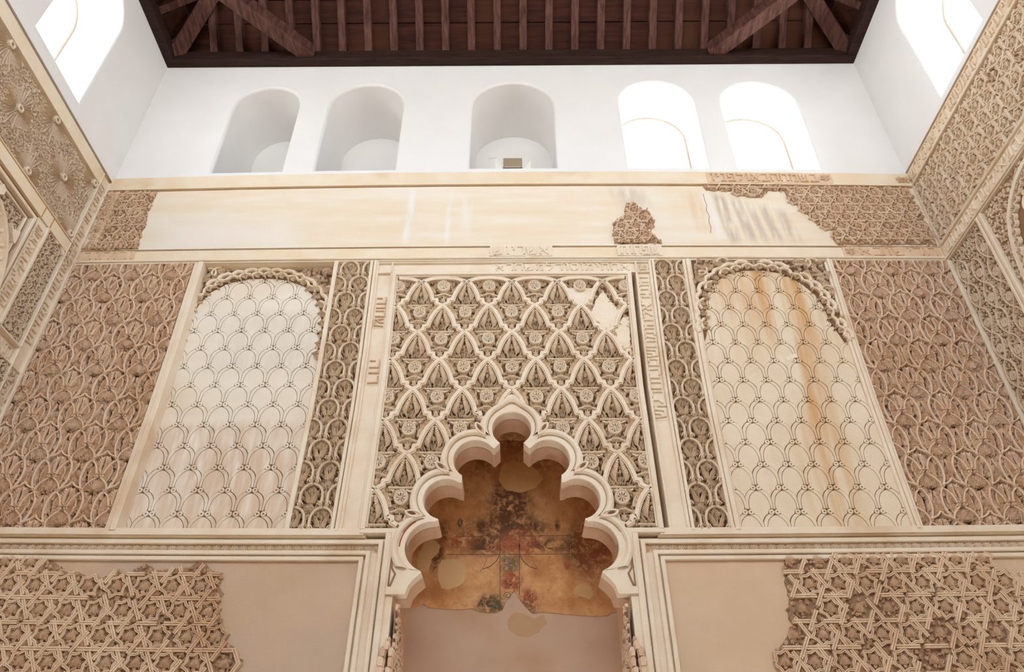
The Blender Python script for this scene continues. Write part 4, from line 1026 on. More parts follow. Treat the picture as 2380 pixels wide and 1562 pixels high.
def scale_pieces(P, R, g):
    inner = bez((0.0, -0.125), (0.24, -0.19), (0.40, -0.40), (0.405, -0.80), 8)
    outer = bez((0.235, -0.08), (0.36, -0.14), (0.47, -0.28), (0.5, -0.44), 6)
    # field: own arch, down to the eyelets of the next row, closed by the outer lines of the arches below
    right = inner + [(0.385, -0.88), (0.30, -0.96)] + [(0.5 - x, z - 1.0) for x, z in outer]
    field = [(x * P, z * R) for x, z in right] + [(-x * P, z * R) for x, z in right[::-1][1:-1]]
    rib = [(x * P, z * R) for x, z in inner[1:] + [(0.41, -0.88), (0.5, -0.88)] + outer[::-1] + [(0.20, -0.085), (0.12, -0.112), (0.03, -0.095)]]
    f = chamfered(inset(ccw(field), g), -0.02, 0.0).mesh('scale')
    r1 = chamfered(inset(ccw(rib), g), -0.02, 0.0).mesh('rib'); r2 = chamfered(inset(ccw([(-x, z) for x, z in rib]), g), -0.02, 0.0).mesh('rib')
    e = MB(); n = 12; ro = 0.104 * P; ri = 0.034 * P; vs = []; fs = []
    for i in range(n):
        a = 2 * PI * i / n
        for r, h in ((ri, -0.02), (ri, 0.0), (ro - 0.001, 0.0), (ro, -0.001), (ro, -0.02)): vs.append((r * math.cos(a), r * math.sin(a), h))
    for i in range(n):
        j = (i + 1) % n
        for k in range(4): fs.append((i * 5 + k, i * 5 + k + 1, j * 5 + k + 1, j * 5 + k))
    e.add(vs, fs); return f, r1, r2, e.mesh('eyelet')
def scale_panel(label, x0, x1, z0, z1, h, P, R, ax, az, m, g, keepf):
    t = thing('scale_panel', label, 'panel', tuple(FRONT.w((x0 + x1) / 2, z0, h))); f, r1, r2, e = scale_pieces(P, R, g); cl = (x0, x1, z0, z1)
    for r in range(-20, 22):
        z = az - r * R
        if z < z0 - 0.2 * R or z > z1 + 1.7 * R: continue
        for c in range(-16, 17):
            if (c + r) % 2: continue
            x = ax + c * P / 2
            if x < x0 - P or x > x1 + P: continue
            q = lambda a, b, _x=x, _z=z: keepf(_x, _z - R * 0.7)
            inst('scale', f, m, t, FRONT, x, z, h + jit(0.0006), 0, 1, 1, 1, cl, q)
            inst('rib', r1, m, t, FRONT, x, z, h, 0, 1, 1, 1, cl, lambda a, b: keepf(a + 0.3 * P, b - 0.4 * R)); inst('rib', r2, m, t, FRONT, x, z, h, 0, 1, 1, 1, cl, lambda a, b: keepf(a - 0.3 * P, b - 0.4 * R))
            for s in (1, -1): inst('eyelet', e, m, t, FRONT, x + s * 0.112 * P, z, h, 0, 1, 1, 1, cl, keepf)
    return t
def arch_surround(t, path, x0, x1, z0t, z1, h, m_l, m_f, seed, broken=0.0, frame=FRONT):
    """foliage spandrels and a scalloped fringe round the head of a scale panel"""
    rs = random.Random(seed)
    poly = [(x0, z0t)] + [(x0, z1), (x1, z1), (x1, path[-1][1] - 0.0)] + path[::-1]
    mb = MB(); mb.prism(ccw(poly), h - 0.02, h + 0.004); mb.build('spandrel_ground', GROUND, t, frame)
    P = [Vector(p) for p in path]; seg = [0]
    for a, b in zip(P[:-1], P[1:]): seg.append(seg[-1] + (b - a).length)
    def pos(s):
        s = min(max(s, 0), seg[-1] - 1e-6); i = max(k for k in range(len(seg)) if seg[k] <= s); i = min(i, len(P) - 2)
        f = (s - seg[i]) / (seg[i + 1] - seg[i]); d = (P[i + 1] - P[i]).normalized(); return P[i].lerp(P[i + 1], f), d, Vector((-d.y, d.x))
    sign = 1
    mid = P[len(P) // 2]; 
    if pos(seg[-1] / 2)[2].y < 0: sign = -1
    N = int(seg[-1] / 0.085); L = seg[-1] / N
    for i in range(N):
        s0, s1 = i * L, (i + 1) * L
        for ly, (o, amp, w, hh) in enumerate(((0.050, 0.020, 0.026, 0.040), (0.020, 0.022, 0.020, 0.030))):
            if rs.random() < broken * 0.5: continue
            pts = []
            for k in range(9):
                f = k / 8; p, d, n = pos(s0 + (s1 - s0) * f + (L / 2 if ly else 0)); pts.append(tuple(p + n * sign * (o + amp * math.sin(PI * f))))
            mb = MB(); mb.ribbon(pts, [(-w / 2, h - 0.01), (-w / 2, h + hh - 0.008), (-w / 5, h + hh), (w / 5, h + hh), (w / 2, h + hh - 0.008), (w / 2, h - 0.01)]); mb.build('scallop', m_f, t, frame)
        if rs.random() > broken:
            p, d, n = pos((s0 + s1) / 2 + L / 2); a = math.atan2(n.y * sign, n.x * sign) - PI / 2
            inst('fan_leaf', M_FAN, m_l, t, frame, p.x + n.x * sign * 0.035, p.y + n.y * sign * 0.035, h - 0.004, a + PI + rs.uniform(-.2, .2), 0.032, 0.042, 0.034)
        if rs.random() > broken:
            p, d, n = pos((s0 + s1) / 2); a = math.atan2(n.y * sign, n.x * sign) - PI / 2
            inst('comb_leaf', M_COMB, m_l, t, frame, p.x + n.x * sign * 0.03, p.y + n.y * sign * 0.03, h - 0.004, a + PI + 0.6, 0.034, 0.046, 0.03)
    fill_leaves(t, frame, poly, 0.042, h, m_l, seed, 0.030, keep=lambda x, z: min((Vector((x, z)) - pos(seg[-1] * k / 30)[0]).length for k in range(31)) > 0.06)
    st = 0.062; z = z0t
    cl = (x0, x1, z0t - 0.4, z1)
    while z < z1 + st:
        x = x0 - 0.02
        while x < x1 + 0.04:
            q = (x + rs.uniform(-.014, .014), z + rs.uniform(-.014, .014))
            dmin = min((Vector(q) - p).length for p in [pos(seg[-1] * k / 30)[0] for k in range(31)])
            if inside(q, poly) and dmin > 0.075:
                inst('comb_leaf' if rs.random() < .5 else 'fan_leaf', M_COMB if rs.random() < .5 else M_FAN, m_l, t, frame, q[0], q[1], h, rs.uniform(0, 6.28), 0.052 * rs.choice((1, -1)), 0.066, 0.042, cl)
                if rs.random() < 0.35:
                    a0 = rs.uniform(0, 6.28); mb = MB(); mb.ribbon(arc(q[0], q[1], 0.045, a0, a0 + 2.6, 8), [(-0.006, h), (-0.006, h + 0.042), (0, h + 0.048), (0.006, h + 0.042), (0.006, h)]); mb.build('vine_stem', m_f, t, frame)
            x += st
        z += st
HL = -0.077
A = fp(475, 1194, HL); B_ = [fp(u, 1194, HL)[0] for u in (343, 602)]; PL_ = (B_[1] - B_[0]) / 4
RL_ = (fp(565, 690, HL)[1] - fp(565, 1194, HL)[1]) / 11
pathL = [fp(u, v, HL) for u, v in ((424, 812), (434, 775), (446, 738), (463, 708), (490, 680), (530, 659), (580, 649), (625, 647), (670, 652), (708, 667), (734, 694), (746, 724), (748, 762), (742, 800), (733, 832))]
def in_arch(path, x, z):
    return any(in_arch1(path, x + a, z + b) for a, b in ((0, 0), (0.09, -0.05), (-0.09, -0.05), (0, -0.12)))
def in_arch1(path, x, z):
    if z < min(path[0][1], path[-1][1]): return True
    return inside((x, z), [(path[0][0], 3.0)] + path + [(path[-1][0], 3.0)])
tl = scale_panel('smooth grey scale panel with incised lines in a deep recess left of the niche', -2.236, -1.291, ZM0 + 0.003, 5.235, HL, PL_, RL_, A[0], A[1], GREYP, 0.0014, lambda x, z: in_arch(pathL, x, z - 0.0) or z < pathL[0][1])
arch_surround(tl, pathL, -2.236, -1.291, pathL[0][1] - 0.02, 5.238, HL, LEAF_L, STUCCO_L, 3, 0.1)
HR = -0.006
SCALE_R = mat('stained_scale_plaster', (0.78, 0.66, 0.49), (0.84, 0.74, 0.58), 3, 0.9, 0.3, 60)
_nt = SCALE_R.node_tree; _N = _nt.nodes; _L = _nt.links       # rusty water stains run down the middle of this panel
_b = _N['Principled BSDF']; _src = _b.inputs['Base Color'].links[0].from_socket
_g2 = _N.new('ShaderNodeNewGeometry'); _mp = _N.new('ShaderNodeMapping'); _mp.inputs['Scale'].default_value = (7, 1, 0.9); _L.new(_g2.outputs['Position'], _mp.inputs[0])
_nz = _N.new('ShaderNodeTexNoise'); _nz.inputs['Scale'].default_value = 1.6; _nz.inputs['Detail'].default_value = 7; _L.new(_mp.outputs[0], _nz.inputs['Vector'])
_sx = _N.new('ShaderNodeSeparateXYZ'); _L.new(_g2.outputs['Position'], _sx.inputs[0])
def _m(op, a, b=None, c=None):
    n = _N.new('ShaderNodeMath'); n.operation = op
    for i, q in enumerate((a, b, c)):
        if q is None: continue
        if isinstance(q, (int, float)): n.inputs[i].default_value = q
        else: _L.new(q, n.inputs[i])
    return n.outputs[0]
_band = _m('MAXIMUM', 0.0, _m('SUBTRACT', 1.0, _m('ABSOLUTE', _m('DIVIDE', _m('SUBTRACT', _sx.outputs['X'], 1.84), 0.22))))
_topm = _m('MAXIMUM', 0.0, _m('MINIMUM', 1.0, _m('DIVIDE', _m('SUBTRACT', _sx.outputs['Z'], 4.25), 0.6)))
_msk = _m('MULTIPLY', _m('MAXIMUM', 0.0, _m('MINIMUM', 1.0, _m('MULTIPLY', _m('SUBTRACT', _nz.outputs['Fac'], 0.40), 4.5))), _m('MINIMUM', 1.0, _m('ADD', _band, _m('MULTIPLY', _topm, 0.6))))
_mx = _N.new('ShaderNodeMix'); _mx.data_type = 'RGBA'; _L.new(_msk, _mx.inputs[0]); _L.new(_src, _mx.inputs[6]); _mx.inputs[7].default_value = (0.66, 0.40, 0.19, 1); _L.new(_mx.outputs[2], _b.inputs['Base Color'])
yv = (675, 1190); A = fp(1753 + 0, 1190, HR)
RR_ = (fp(1800, 675, HR)[1] - fp(1800, 1190, HR)[1]) / 11
eR = [1500 + q / 3.323 for q in (795, 1002, 1205, 1412, 1618, 1815)]
XS = [fp(u, 780 + 1362 / 3.323, HR) for u in eR]; PR_ = (XS[-1][0] - XS[0][0]) / 5
pathR = [fp(u, v, HR) for u, v in ((1642, 780), (1643, 755), (1638, 712), (1645, 680), (1663, 656), (1689, 638), (1731, 629), (1776, 629), (1821, 637), (1860, 658), (1893, 684), (1913, 712), (1929, 748), (1948, 775), (1962, 796))]
tr = scale_panel('stained ochre scale panel with incised lines and water streaks right of the niche', 1.243, 2.191, ZM0 + 0.003, 5.252, HR, PR_, RR_, XS[0][0], XS[0][1], SCALE_R, 0.0014, lambda x, z: in_arch(pathR, x, z) or z < min(pathR[0][1], pathR[-1][1]))
arch_surround(tr, pathR, 1.243, 2.191, min(pathR[0][1], pathR[-1][1]) - 0.0, 5.245, HR, LEAF_L, STUCCO_L, 5, 0.2)
# the small lost piece of plaster
mb = MB(); mb.prism(rough_poly([fp(u, v) for u, v in ((1826, 833), (1836, 824), (1852, 820), (1855, 828), (1842, 834), (1832, 838))], 0.003, 0.02), HR - 0.01, HR + 0.0015); mb.build('plaster_mend', CREAM, tr)
# slanted and leaf cut row of the long moulding
tri = MB()
for k in range(5):
    a = -1.15 + 2.3 * k / 4
    ridge(tri, [(0.0, -0.018), (0.016 * math.sin(a), -0.018 + 0.020 * math.cos(a) + 0.002), (0.025 * math.sin(a) * 1.0, -0.018 + 0.034 * (0.55 + 0.45 * math.cos(a)))], [0.003, 0.008, 0.011], -0.014, 0.006)
M_TRI = tri.mesh('leaf_cut')
lm = [thing('leaf_moulding', 'long narrow moulding cut with small fans left of the niche', 'moulding', tuple(FRONT.w(-2, ZA[3], 0))), thing('leaf_moulding', 'long narrow moulding cut with small fans right of the niche', 'moulding', tuple(FRONT.w(2, ZA[3], 0)))]
n_ = 84
for k in range(n_):
    x = XL + 0.01 + k * 0.0495
    if x < XA[3] + 0.022: inst('leaf_cut', M_TRI, MOULD, lm[0], FRONT, x, ZA[3] - 0.004, 0, 0, 1, 1, 1)
    x = mir(XA[3]) - 0.018 + k * 0.0495
    if x < XR: inst('leaf_cut', M_TRI, MOULD, lm[1], FRONT, x, ZA[3] - 0.004, 0, 0, 1, 1, 1)
for i, (a, b) in enumerate(((XL, XA[3] + 0.03), (mir(XA[3]) - 0.03, XR))): mb = MB(); mb.rect(a, b, ZA[3] - 0.022, ZA[3] + 0.022, -0.03, -0.011); mb.build('sunk_ground', STUCCO, lm[i])
# ================================================================== interlaced straps: what is left of the geometric panels
STRAP = mat('strap_stucco', (0.74, 0.54, 0.37), (0.82, 0.65, 0.48), 5, 0.9, 0.5, 120, c3=(0.62, 0.41, 0.26), c3scale=1.6, c3lo=0.55, c3hi=0.72)
LEAF_B = mat('strap_leaf', (0.76, 0.56, 0.39), (0.84, 0.66, 0.49), 6, 0.95, 0.5, 150)
def strap_prof(w, lo, h): return [(-w / 2, lo), (-w / 2, h - 0.001), (-w * 0.44, h), (-w * 0.09, h), (0, h - 0.008), (w * 0.09, h), (w * 0.44, h), (w / 2, h - 0.001), (w / 2, lo)]
_STARS = {}
def star_mesh(a, w, lo, h, n=6):
    key = (round(a, 4), n)
    if key not in _STARS:
        mb = MB(); pts = []
        for i in range(2 * n):
            r = (0.395 if i % 2 == 0 else 0.285) * a; t = 2 * PI * i / (2 * n) + PI / n / 2
            pts.append((r * math.cos(t), r * math.sin(t)))
        mb.ribbon(pts, strap_prof(w, lo, h), closed=True); _STARS[key] = mb.mesh('star_strap')
    return _STARS[key]
def girih(t, frame, keep, ext, a, lo, h, rot=0.0, w=0.017, origin=(0, 0), squash=1.0, m=None, ml=None, seed=1, stars=True):
    rs = random.Random(seed); x0, x1, z0, z1 = ext; m = m or STRAP; ml = ml or LEAF_B
    cx, cz = origin; R_ = math.hypot(x1 - x0, z1 - z0); rowd = a * math.sqrt(3) / 2
    def tr(p, q): 
        c, s = math.cos(rot), math.sin(rot); return cx + p * c - q * s, cz + (p * s + q * c) * squash
    ok = lambda p: x0 < p[0] < x1 and z0 < p[1] < z1 and keep(*p)
    K = int(R_ / rowd / min(1, squash)) + 2
    for fam in range(3):
        ph = fam * PI / 3; d = (math.cos(ph), math.sin(ph)); n = (-d[1], d[0]); dh = (0.0, 0.003, -0.002)[fam]
        for k in range(-K, K):
            off = (k + 0.5) * rowd; L = R_ * 1.3; step = 0.012; run = []; s = -L
            base_ = (0.25 * a if True else 0)
            def flush(run):
                if len(run) < 3 or rs.random() < 0.07: return
                mb = MB(); P = [run[0]] + run[2:-2:4] + [run[-1]]; mb.ribbon([tr(d[0] * q + n[0] * off, d[1] * q + n[1] * off) for q in P], strap_prof(w, lo, h + dh + rs.uniform(-.001, .001))); mb.build('strap', m, t, frame)
            while s < L:
                p = tr(d[0] * s + n[0] * off, d[1] * s + n[1] * off)
                # passes under every second crossing
                u = (s / (a / 2) + 0.5 * ((k + fam) % 2)) ; near = abs(u - round(u)) * a / 2
                under = (int(round(u)) + k) % 2 == 0 and near < w * 0.50
                if ok(p) and not under: run.append(s)
                else: flush(run); run = []
                s += step
            flush(run)
    for j in range(-K, K + 1):
        for i in range(-K, K + 1):
            p = (i + 0.5 * (j % 2)) * a; q = j * rowd; c = tr(p, q)
            if not (x0 - a < c[0] < x1 + a and z0 - a < c[1] < z1 + a): continue
            cl = (x0, x1, z0, z1)
            if stars and ok(c) and rs.random() > 0.10: inst('star_strap', star_mesh(a, w * 0.72, lo, h - 0.004), m, t, frame, c[0], c[1], 0, rot, 1, squash, 1, cl)
            if keep(*c):
                inst('palmette', M_FANW, ml, t, frame, c[0], c[1] - 0.13 * a, lo, rs.uniform(-.15, .15), 0.25 * a, 0.34 * a, (h - lo) * 0.95, cl)
                inst('small_leaf', M_SMALL, ml, t, frame, c[0], c[1] - 0.10 * a, lo, PI, 0.14 * a, 0.16 * a, (h - lo) * 0.65, cl)
            for g in range(6):
                tcen = tr(p + 0.577 * a * math.cos(PI / 6 + g * PI / 3), q + 0.577 * a * math.sin(PI / 6 + g * PI / 3))
                if g < 2 and keep(*tcen): inst('fan_leaf', M_FAN, ml, t, frame, tcen[0], tcen[1] - 0.09 * a, lo, rs.uniform(-.3, .3), 0.13 * a, 0.2 * a, (h - lo) * 0.65, cl)
def wob(poly, amp=0.02):
    def k(x, z):
        return inside((x + amp * math.sin(61 * z + 23 * x), z + amp * math.sin(53 * x + 17 * z)), poly)
    return k
def remnant(label, px, a, hplane, thick, origin, group=None, rot=0.0, w=0.020, squash=1.0, m=None, ml=None, ground=None, name='star_panel', amp=0.010, seed=1):
    P = [fp(u, v) for u, v in px]; xs = [p[0] for p in P]; zs = [p[1] for p in P]
    P = [(min(max(x, XL), XR), z) for x, z in P]; xs = [p[0] for p in P]
    t = thing(name, label, 'panel', tuple(FRONT.w((min(xs) + max(xs)) / 2, min(zs), hplane)), group)
    mb = MB(); mb.prism(rough_poly(P, 0.006, 0.022), hplane - 0.015, hplane + 0.004); mb.build('carved_ground', ground or GROUND_M, t)
    fill_leaves(t, FRONT, P, 0.036 if a > 0.13 else 0.030, hplane + 0.002, ml or LEAF_B, seed, thick * 0.72)
    girih(t, FRONT, wob(P, amp), (max(XL, min(xs)), min(XR, max(xs)), min(zs), max(zs)), a, hplane + 0.004, hplane + thick, rot, w, fp(*origin), squash, m, ml, seed)
    return t
E_ = 1640
remnant('broken geometric strapwork panel low on the left beside bare plaster', [(-260, 1290), (0, 1296), (60, 1298), (110, 1297), (135, 1310), (150, 1330), (190, 1333), (205, 1346), (262, 1338), (275, 1326), (290, 1338), (310, 1325), (330, 1311), (348, 1316), (360, 1326), (440, 1318), (455, 1304), (480, 1312), (490, 1326), (520, 1329), (508, 1350), (512, 1370), (518, 1380), (504, 1395), (510, 1430), (508, 1470), (512, 1485), (540, 1500), (552, 1520), (563, 1535), (552, 1556), (530, 1600), (500, 1640), (-300, 1640)],
        0.150, -0.016, 0.030, (300, 1480), seed=4)
remnant('broken geometric strapwork panel low on the right beside bare plaster', [(1826, 1300), (1850, 1298), (1960, 1290), (2100, 1286), (2200, 1284), (2268, 1284), (2288, 1292), (2292, 1312), (2306, 1326), (2345, 1326), (2380, 1345), (2640, 1400), (2700, 1640), (1820, 1640), (1826, 1590), (1818, 1550), (1809, 1530), (1815, 1500), (1838, 1470), (1845, 1455), (1832, 1440), (1836, 1400), (1828, 1360), (1822, 1330)],
        0.150, -0.016, 0.030, (1912, 1475), seed=5)
remnant('upper frieze remnant of straps in the left corner', [(222, 452), (366, 449), (352, 480), (343, 500), (340, 525), (330, 545), (322, 580), (203, 583)], 0.115, 0.006, 0.024, (290, 520), w=0.012, squash=0.9, seed=6)
remnant('small island of carved straps alone on the cream frieze', [(1424, 522), (1434, 511), (1452, 508), (1450, 498), (1453, 486), (1462, 474), (1474, 473), (1482, 482), (1480, 490), (1500, 489), (1512, 498), (1518, 514), (1521, 530), (1503, 536), (1520, 548), (1537, 568), (1428, 569)], 0.110, 0.006, 0.024, (1478, 530), w=0.012, squash=0.9, seed=7)
remnant('large carved strap remnant of the upper frieze beside the right corner', [(1634, 436), (1690, 434), (1760, 435), (1822, 437), (1850, 438), (2108, 440), (2176, 571), (1946, 571), (1938, 560), (1930, 550), (1934, 538), (1905, 526), (1890, 517), (1876, 500), (1862, 490), (1850, 478), (1836, 471), (1826, 458), (1820, 446), (1785, 446), (1770, 460), (1745, 461), (1720, 456), (1704, 447), (1680, 446), (1640, 444)], 0.118, 0.006, 0.024, (2000, 510), w=0.012, squash=0.9, seed=8)
# narrow plaited border left of the corner remnant
brd = bpy.data.objects['star_panel.002']
q0, q1 = fp(262, 452), fp(205, 582)
for k in range(26):
    f = (k + 0.5) / 26; x = q0[0] - 0.045 + (q1[0] - q0[0]) * 0; mb = MB()
    z = q0[1] + (q1[1] - q0[1]) * f; x = XL + 0.055
    mb.ribbon([(x - 0.022, z - 0.010), (x, z + 0.006), (x + 0.022, z - 0.010)], [(-0.006, 0.0), (-0.005, 0.022), (0.005, 0.022), (0.006, 0.0)]); mb.build('plait', STRAP, brd)
mb = MB(); mb.ribbon([(XL + 0.092, q1[1]), (XL + 0.092, q0[1])], flat(0.03, 0.026, 0.0)); mb.build('border', STRAP, brd)

# ================================================================== lettering in relief
GL = {
 'alef': (1.0, [[(0.05, 1), (0.95, 0)], [(0.85, 1), (0.82, 0.72), (0.58, 0.48)], [(0.12, 0), (0.10, 0.36), (0.40, 0.62)]]),
 'bet': (0.95, [[(0.05, 1), (0.75, 1), (0.80, 0.0)], [(0, 0), (0.98, 0)]]),
 'dalet': (0.9, [[(0, 1), (0.95, 1)], [(0.75, 1), (0.75, 0)]]),
 'he': (0.9, [[(0, 1), (0.85, 1), (0.85, 0)], [(0.12, 0.62), (0.12, 0)]]),
 'vav': (0.35, [[(0, 1), (0.28, 1), (0.28, 0)]]),
 'yod': (0.35, [[(0, 1), (0.28, 1), (0.26, 0.55)]]),
 'het': (0.9, [[(0.08, 0), (0.08, 1), (0.85, 1), (0.85, 0)]]),
 'tet': (0.95, [[(0.1, 1), (0.06, 0.0), (0.88, 0.0), (0.90, 0.95), (0.5, 0.9)]]),
 'lamed': (0.85, [[(0.08, 1.18), (0.10, 0.85), (0.78, 0.85), (0.70, 0.45), (0.3, 0)]]),
 'mem': (0.95, [[(0.12, 0), (0.32, 0.85), (0.05, 1)], [(0.30, 0.88), (0.88, 0.95), (0.88, 0), (0.5, 0)]]),
 'nun': (0.6, [[(0.05, 1), (0.5, 1), (0.5, 0), (0, 0)]]),
 'samekh': (0.9, [[(0, 1), (0.85, 1), (0.82, 0.25), (0.45, 0), (0.12, 0.25), (0.1, 1)]]),
 'pe': (0.9, [[(0.35, 0.5), (0.08, 0.5), (0.08, 1), (0.80, 1), (0.80, 0), (0, 0)]]),
 'qof': (0.9, [[(0, 1), (0.82, 1), (0.82, 0.42), (0.45, 0.12)], [(0.12, 0.65), (0.12, -0.2)]]),
 'resh': (0.8, [[(0, 1), (0.7, 1), (0.75, 0)]]),
 'shin': (1.05, [[(0, 1), (0.16, 0), (0.88, 0.04), (1.0, 1)], [(0.52, 1), (0.46, 0.5), (0.18, 0.28)]]),
 'tav': (0.95, [[(0, 1), (0.88, 1), (0.88, 0)], [(0.22, 1), (0.20, 0.1), (0.0, 0.02)]]),
}
def inscribe(t, frame, glyphs, p0, adv, upv, size, span=None, h=0.0, raise_=0.016, m=None, sw=0.15, wide=1.0):
    """letters set out from p0 along adv, tops towards upv; glyphs listed in the order they stand"""
    m = m or MOULD; W = sum(GL[g][0] for g in glyphs) + 0.28 * (len(glyphs) - 1)
    k = (span / W) if span else size * wide; x = 0.0; a = Vector(adv).normalized(); u = Vector(upv).normalized(); p0 = Vector(p0)
    det = a.x * u.y - a.y * u.x
    for g in glyphs:
        mb = MB(); w = sw * size
        for st in GL[g][1]:
            pts = [p0 + a * ((x + q[0]) * k) + u * (q[1] * size) for q in st]; pts = [(p.x, p.y) for p in pts]
            pr = [(-w / 2, h - 0.004), (-w / 2, h + raise_ - 0.004), (-w / 4, h + raise_), (w / 4, h + raise_), (w / 2, h + raise_ - 0.004), (w / 2, h - 0.004)]
            mb.ribbon(pts, pr)
        mb.build('letter', m, t, frame); x += GL[g][0] + 0.28
def band_thing(label, frame, loc, cat='inscription'): return thing('inscription_band', label, cat, tuple(loc))
def patch(t, frame, poly, h0, h1, m, name='raised_field'):
    mb = MB(); mb.prism(rough_poly(poly, 0.004, 0.02), h0, h1); return mb.build(name, m, t, frame)
def quad(u0, u1, z0, z1): return [(u0, z0), (u1, z0), (u1, z1), (u0, z1)]
def flower(t, frame, x, z, r, h, m, n=6, rot=0.0):
    for i in range(n): inst('petal', M_SMALL, m, t, frame, x, z, h, rot + 2 * PI * i / n, r * 0.55, r, 0.018)
    inst('flower_centre', M_RING, m, t, frame, x, z, h, 0, r * 0.25, r * 0.25, 0.02)
AGED = mat('aged_letter_stucco', (0.70, 0.50, 0.33), (0.80, 0.63, 0.46), 8, 0.9, 0.4, 100)
PALE = mat('pale_letter_stucco', (0.82, 0.70, 0.54), (0.88, 0.79, 0.65), 8, 0.9, 0.4, 100)
def X(u, v): return fp(u, v)[0]
xa, xb = X(1650, 415), X(1895, 415)
t = band_thing('dark carved lettering on the top band above the stained frieze', FRONT, FRONT.w(xa, 6.06, 0))
patch(t, FRONT, quad(xa - 0.03, X(1930, 415), 6.062, 6.176), 0.018, 0.026, AGED); inscribe(t, FRONT, ['vav', 'yod', 'nun', 'pe', 'lamed', 'vav', 'alef', 'bet', 'he', 'het', 'mem', 'shin', 'bet'], (xa, 6.078), (1, 0), (0, 1), 0.078, xb - xa, 0.024, 0.014, AGED, 0.17); flower(t, FRONT, X(1912, 415), 6.118, 0.045, 0.024, AGED)
for k, (u, rr) in enumerate(((2086, 0.04), (2100, 0.04))): flower(t, FRONT, X(u, 420), 6.11, rr, 0.022, AGED, 5, k)
xa, xb = X(1142, 590), X(1280, 590)
t = band_thing('short carved word on the second band above the niche frame', FRONT, FRONT.w(xa, 5.30, 0))
patch(t, FRONT, quad(xa - 0.012, xb + 0.012, 5.292, 5.400), -0.006, 0.012, PALE); inscribe(t, FRONT, ['shin', 'vav', 'yod', 'resh', 'shin', 'alef'], (xa + 0.015, 5.304), (1, 0), (0, 1), 0.074, xb - xa - 0.03, 0.010, 0.014, PALE, 0.17)
xa, xb = X(1438, 588), X(1536, 588)
t = band_thing('short carved word under the small island of carving', FRONT, FRONT.w(xa, 5.30, 0))
patch(t, FRONT, quad(xa - 0.012, xb + 0.012, 5.292, 5.402), -0.006, 0.012, PALE); inscribe(t, FRONT, ['tav', 'vav', 'het', 'pe', 'shin'], (xa + 0.012, 5.304), (1, 0), (0, 1), 0.074, xb - xa - 0.025, 0.010, 0.014, PALE, 0.17)
xa, xb = X(1998, 588), X(2176, 588)
t = band_thing('worn carved lettering on the second band beside the right corner', FRONT, FRONT.w(xa, 5.30, 0))
patch(t, FRONT, quad(X(1960, 588), XR - 0.01, 5.292, 5.388), -0.006, 0.006, AGED); inscribe(t, FRONT, ['alef', 'bet', 'vav', 'shin', 'yod', 'dalet', 'het'], (xa, 5.304), (1, 0), (0, 1), 0.070, xb - xa, 0.004, 0.012, AGED, 0.15); flower(t, FRONT, X(1975, 588), 5.338, 0.042, 0.004, AGED)
xa, xb = X(196, 597), X(310, 597)
t = band_thing('worn carved strokes on the second band beside the left corner', FRONT, FRONT.w(xa, 5.30, 0))
patch(t, FRONT, quad(XL + 0.01, xb + 0.01, 5.292, 5.388), -0.006, 0.005, AGED); inscribe(t, FRONT, ['resh', 'vav', 'het', 'vav', 'resh', 'vav'], (xa, 5.304), (1, 0), (0, 1), 0.070, xb - xa, 0.003, 0.012, AGED, 0.15)
xa, xb = X(1152, 620), X(1462, 620)
t = band_thing('long row of carved letters along the top of the niche frame', FRONT, FRONT.w(xa, 5.15, 0))
patch(t, FRONT, quad(xa - 0.02, BR0 - 0.012, 5.152, 5.232), -0.018, -0.008, PALE); inscribe(t, FRONT, ['alef', 'resh', 'het', 'shin', 'mem', 'lamed', 'dalet', 'vav', 'samekh', 'vav', 'mem', 'yod', 'tav', 'het', 'alef'], (xa, 5.162), (1, 0), (0, 1), 0.060, xb - xa, -0.010, 0.016, PALE, 0.17)
flower(t, FRONT, (BR0 + BR1) / 2, 5.191, 0.042, -0.012, PALE, 4, PI / 4); flower(t, FRONT, (BR0 + BR1) / 2, 5.191, 0.030, -0.012, PALE, 4, 0)
zt_, zb_ = fp(1492, 640)[1], fp(1530, 975)[1]
t = band_thing('upright row of carved letters down the right side of the niche frame', FRONT, FRONT.w(BR0, zb_, 0))
patch(t, FRONT, quad(BR0 + 0.012, BR1 - 0.010, zb_, zt_), -0.018, -0.009, PALE); inscribe(t, FRONT, ['shin', 'qof', 'resh', 'het', 'vav', 'bet', 'tet', 'shin', 'het', 'mem', 'vav', 'he', 'lamed', 'alef', 'dalet', 'pe', 'vav', 'he'], (BR1 - 0.022, zb_ + 0.015), (0, 1), (-1, 0), 0.066, zt_ - zb_ - 0.03, -0.010, 0.015, PALE, 0.16)
for lab, v0, v1, gl in (('upper of two short carved words on the left side of the niche frame', 762, 688, ['shin', 'het', 'vav', 'he']), ('lower of two short carved words on the left side of the niche frame', 894, 832, ['resh', 'vav', 'he'])):
    za, zb2 = fp(870, v0)[1], fp(875, v1)[1]
    t = band_thing(lab, FRONT, FRONT.w(BL0, za, 0)); patch(t, FRONT, quad(BL0 + 0.012, BL1 - 0.014, za, zb2), -0.018, -0.009, PALE)
    inscribe(t, FRONT, gl[::-1], (BL0 + 0.020, zb2 - 0.012), (0, -1), (1, 0), 0.060, zb2 - za - 0.024, -0.010, 0.015, AGED, 0.17)

crk = MB(); crk.ribbon([fp(u, v) for u, v in ((1634, 452), (1637, 465), (1642, 478), (1641, 490), (1648, 503), (1647, 515), (1652, 530), (1651, 543))], [(-0.0022, 0.006), (-0.001, 0.0068), (0.001, 0.0068), (0.0022, 0.006)]); crk.build('crack', MATS['brown_incision'], WF)
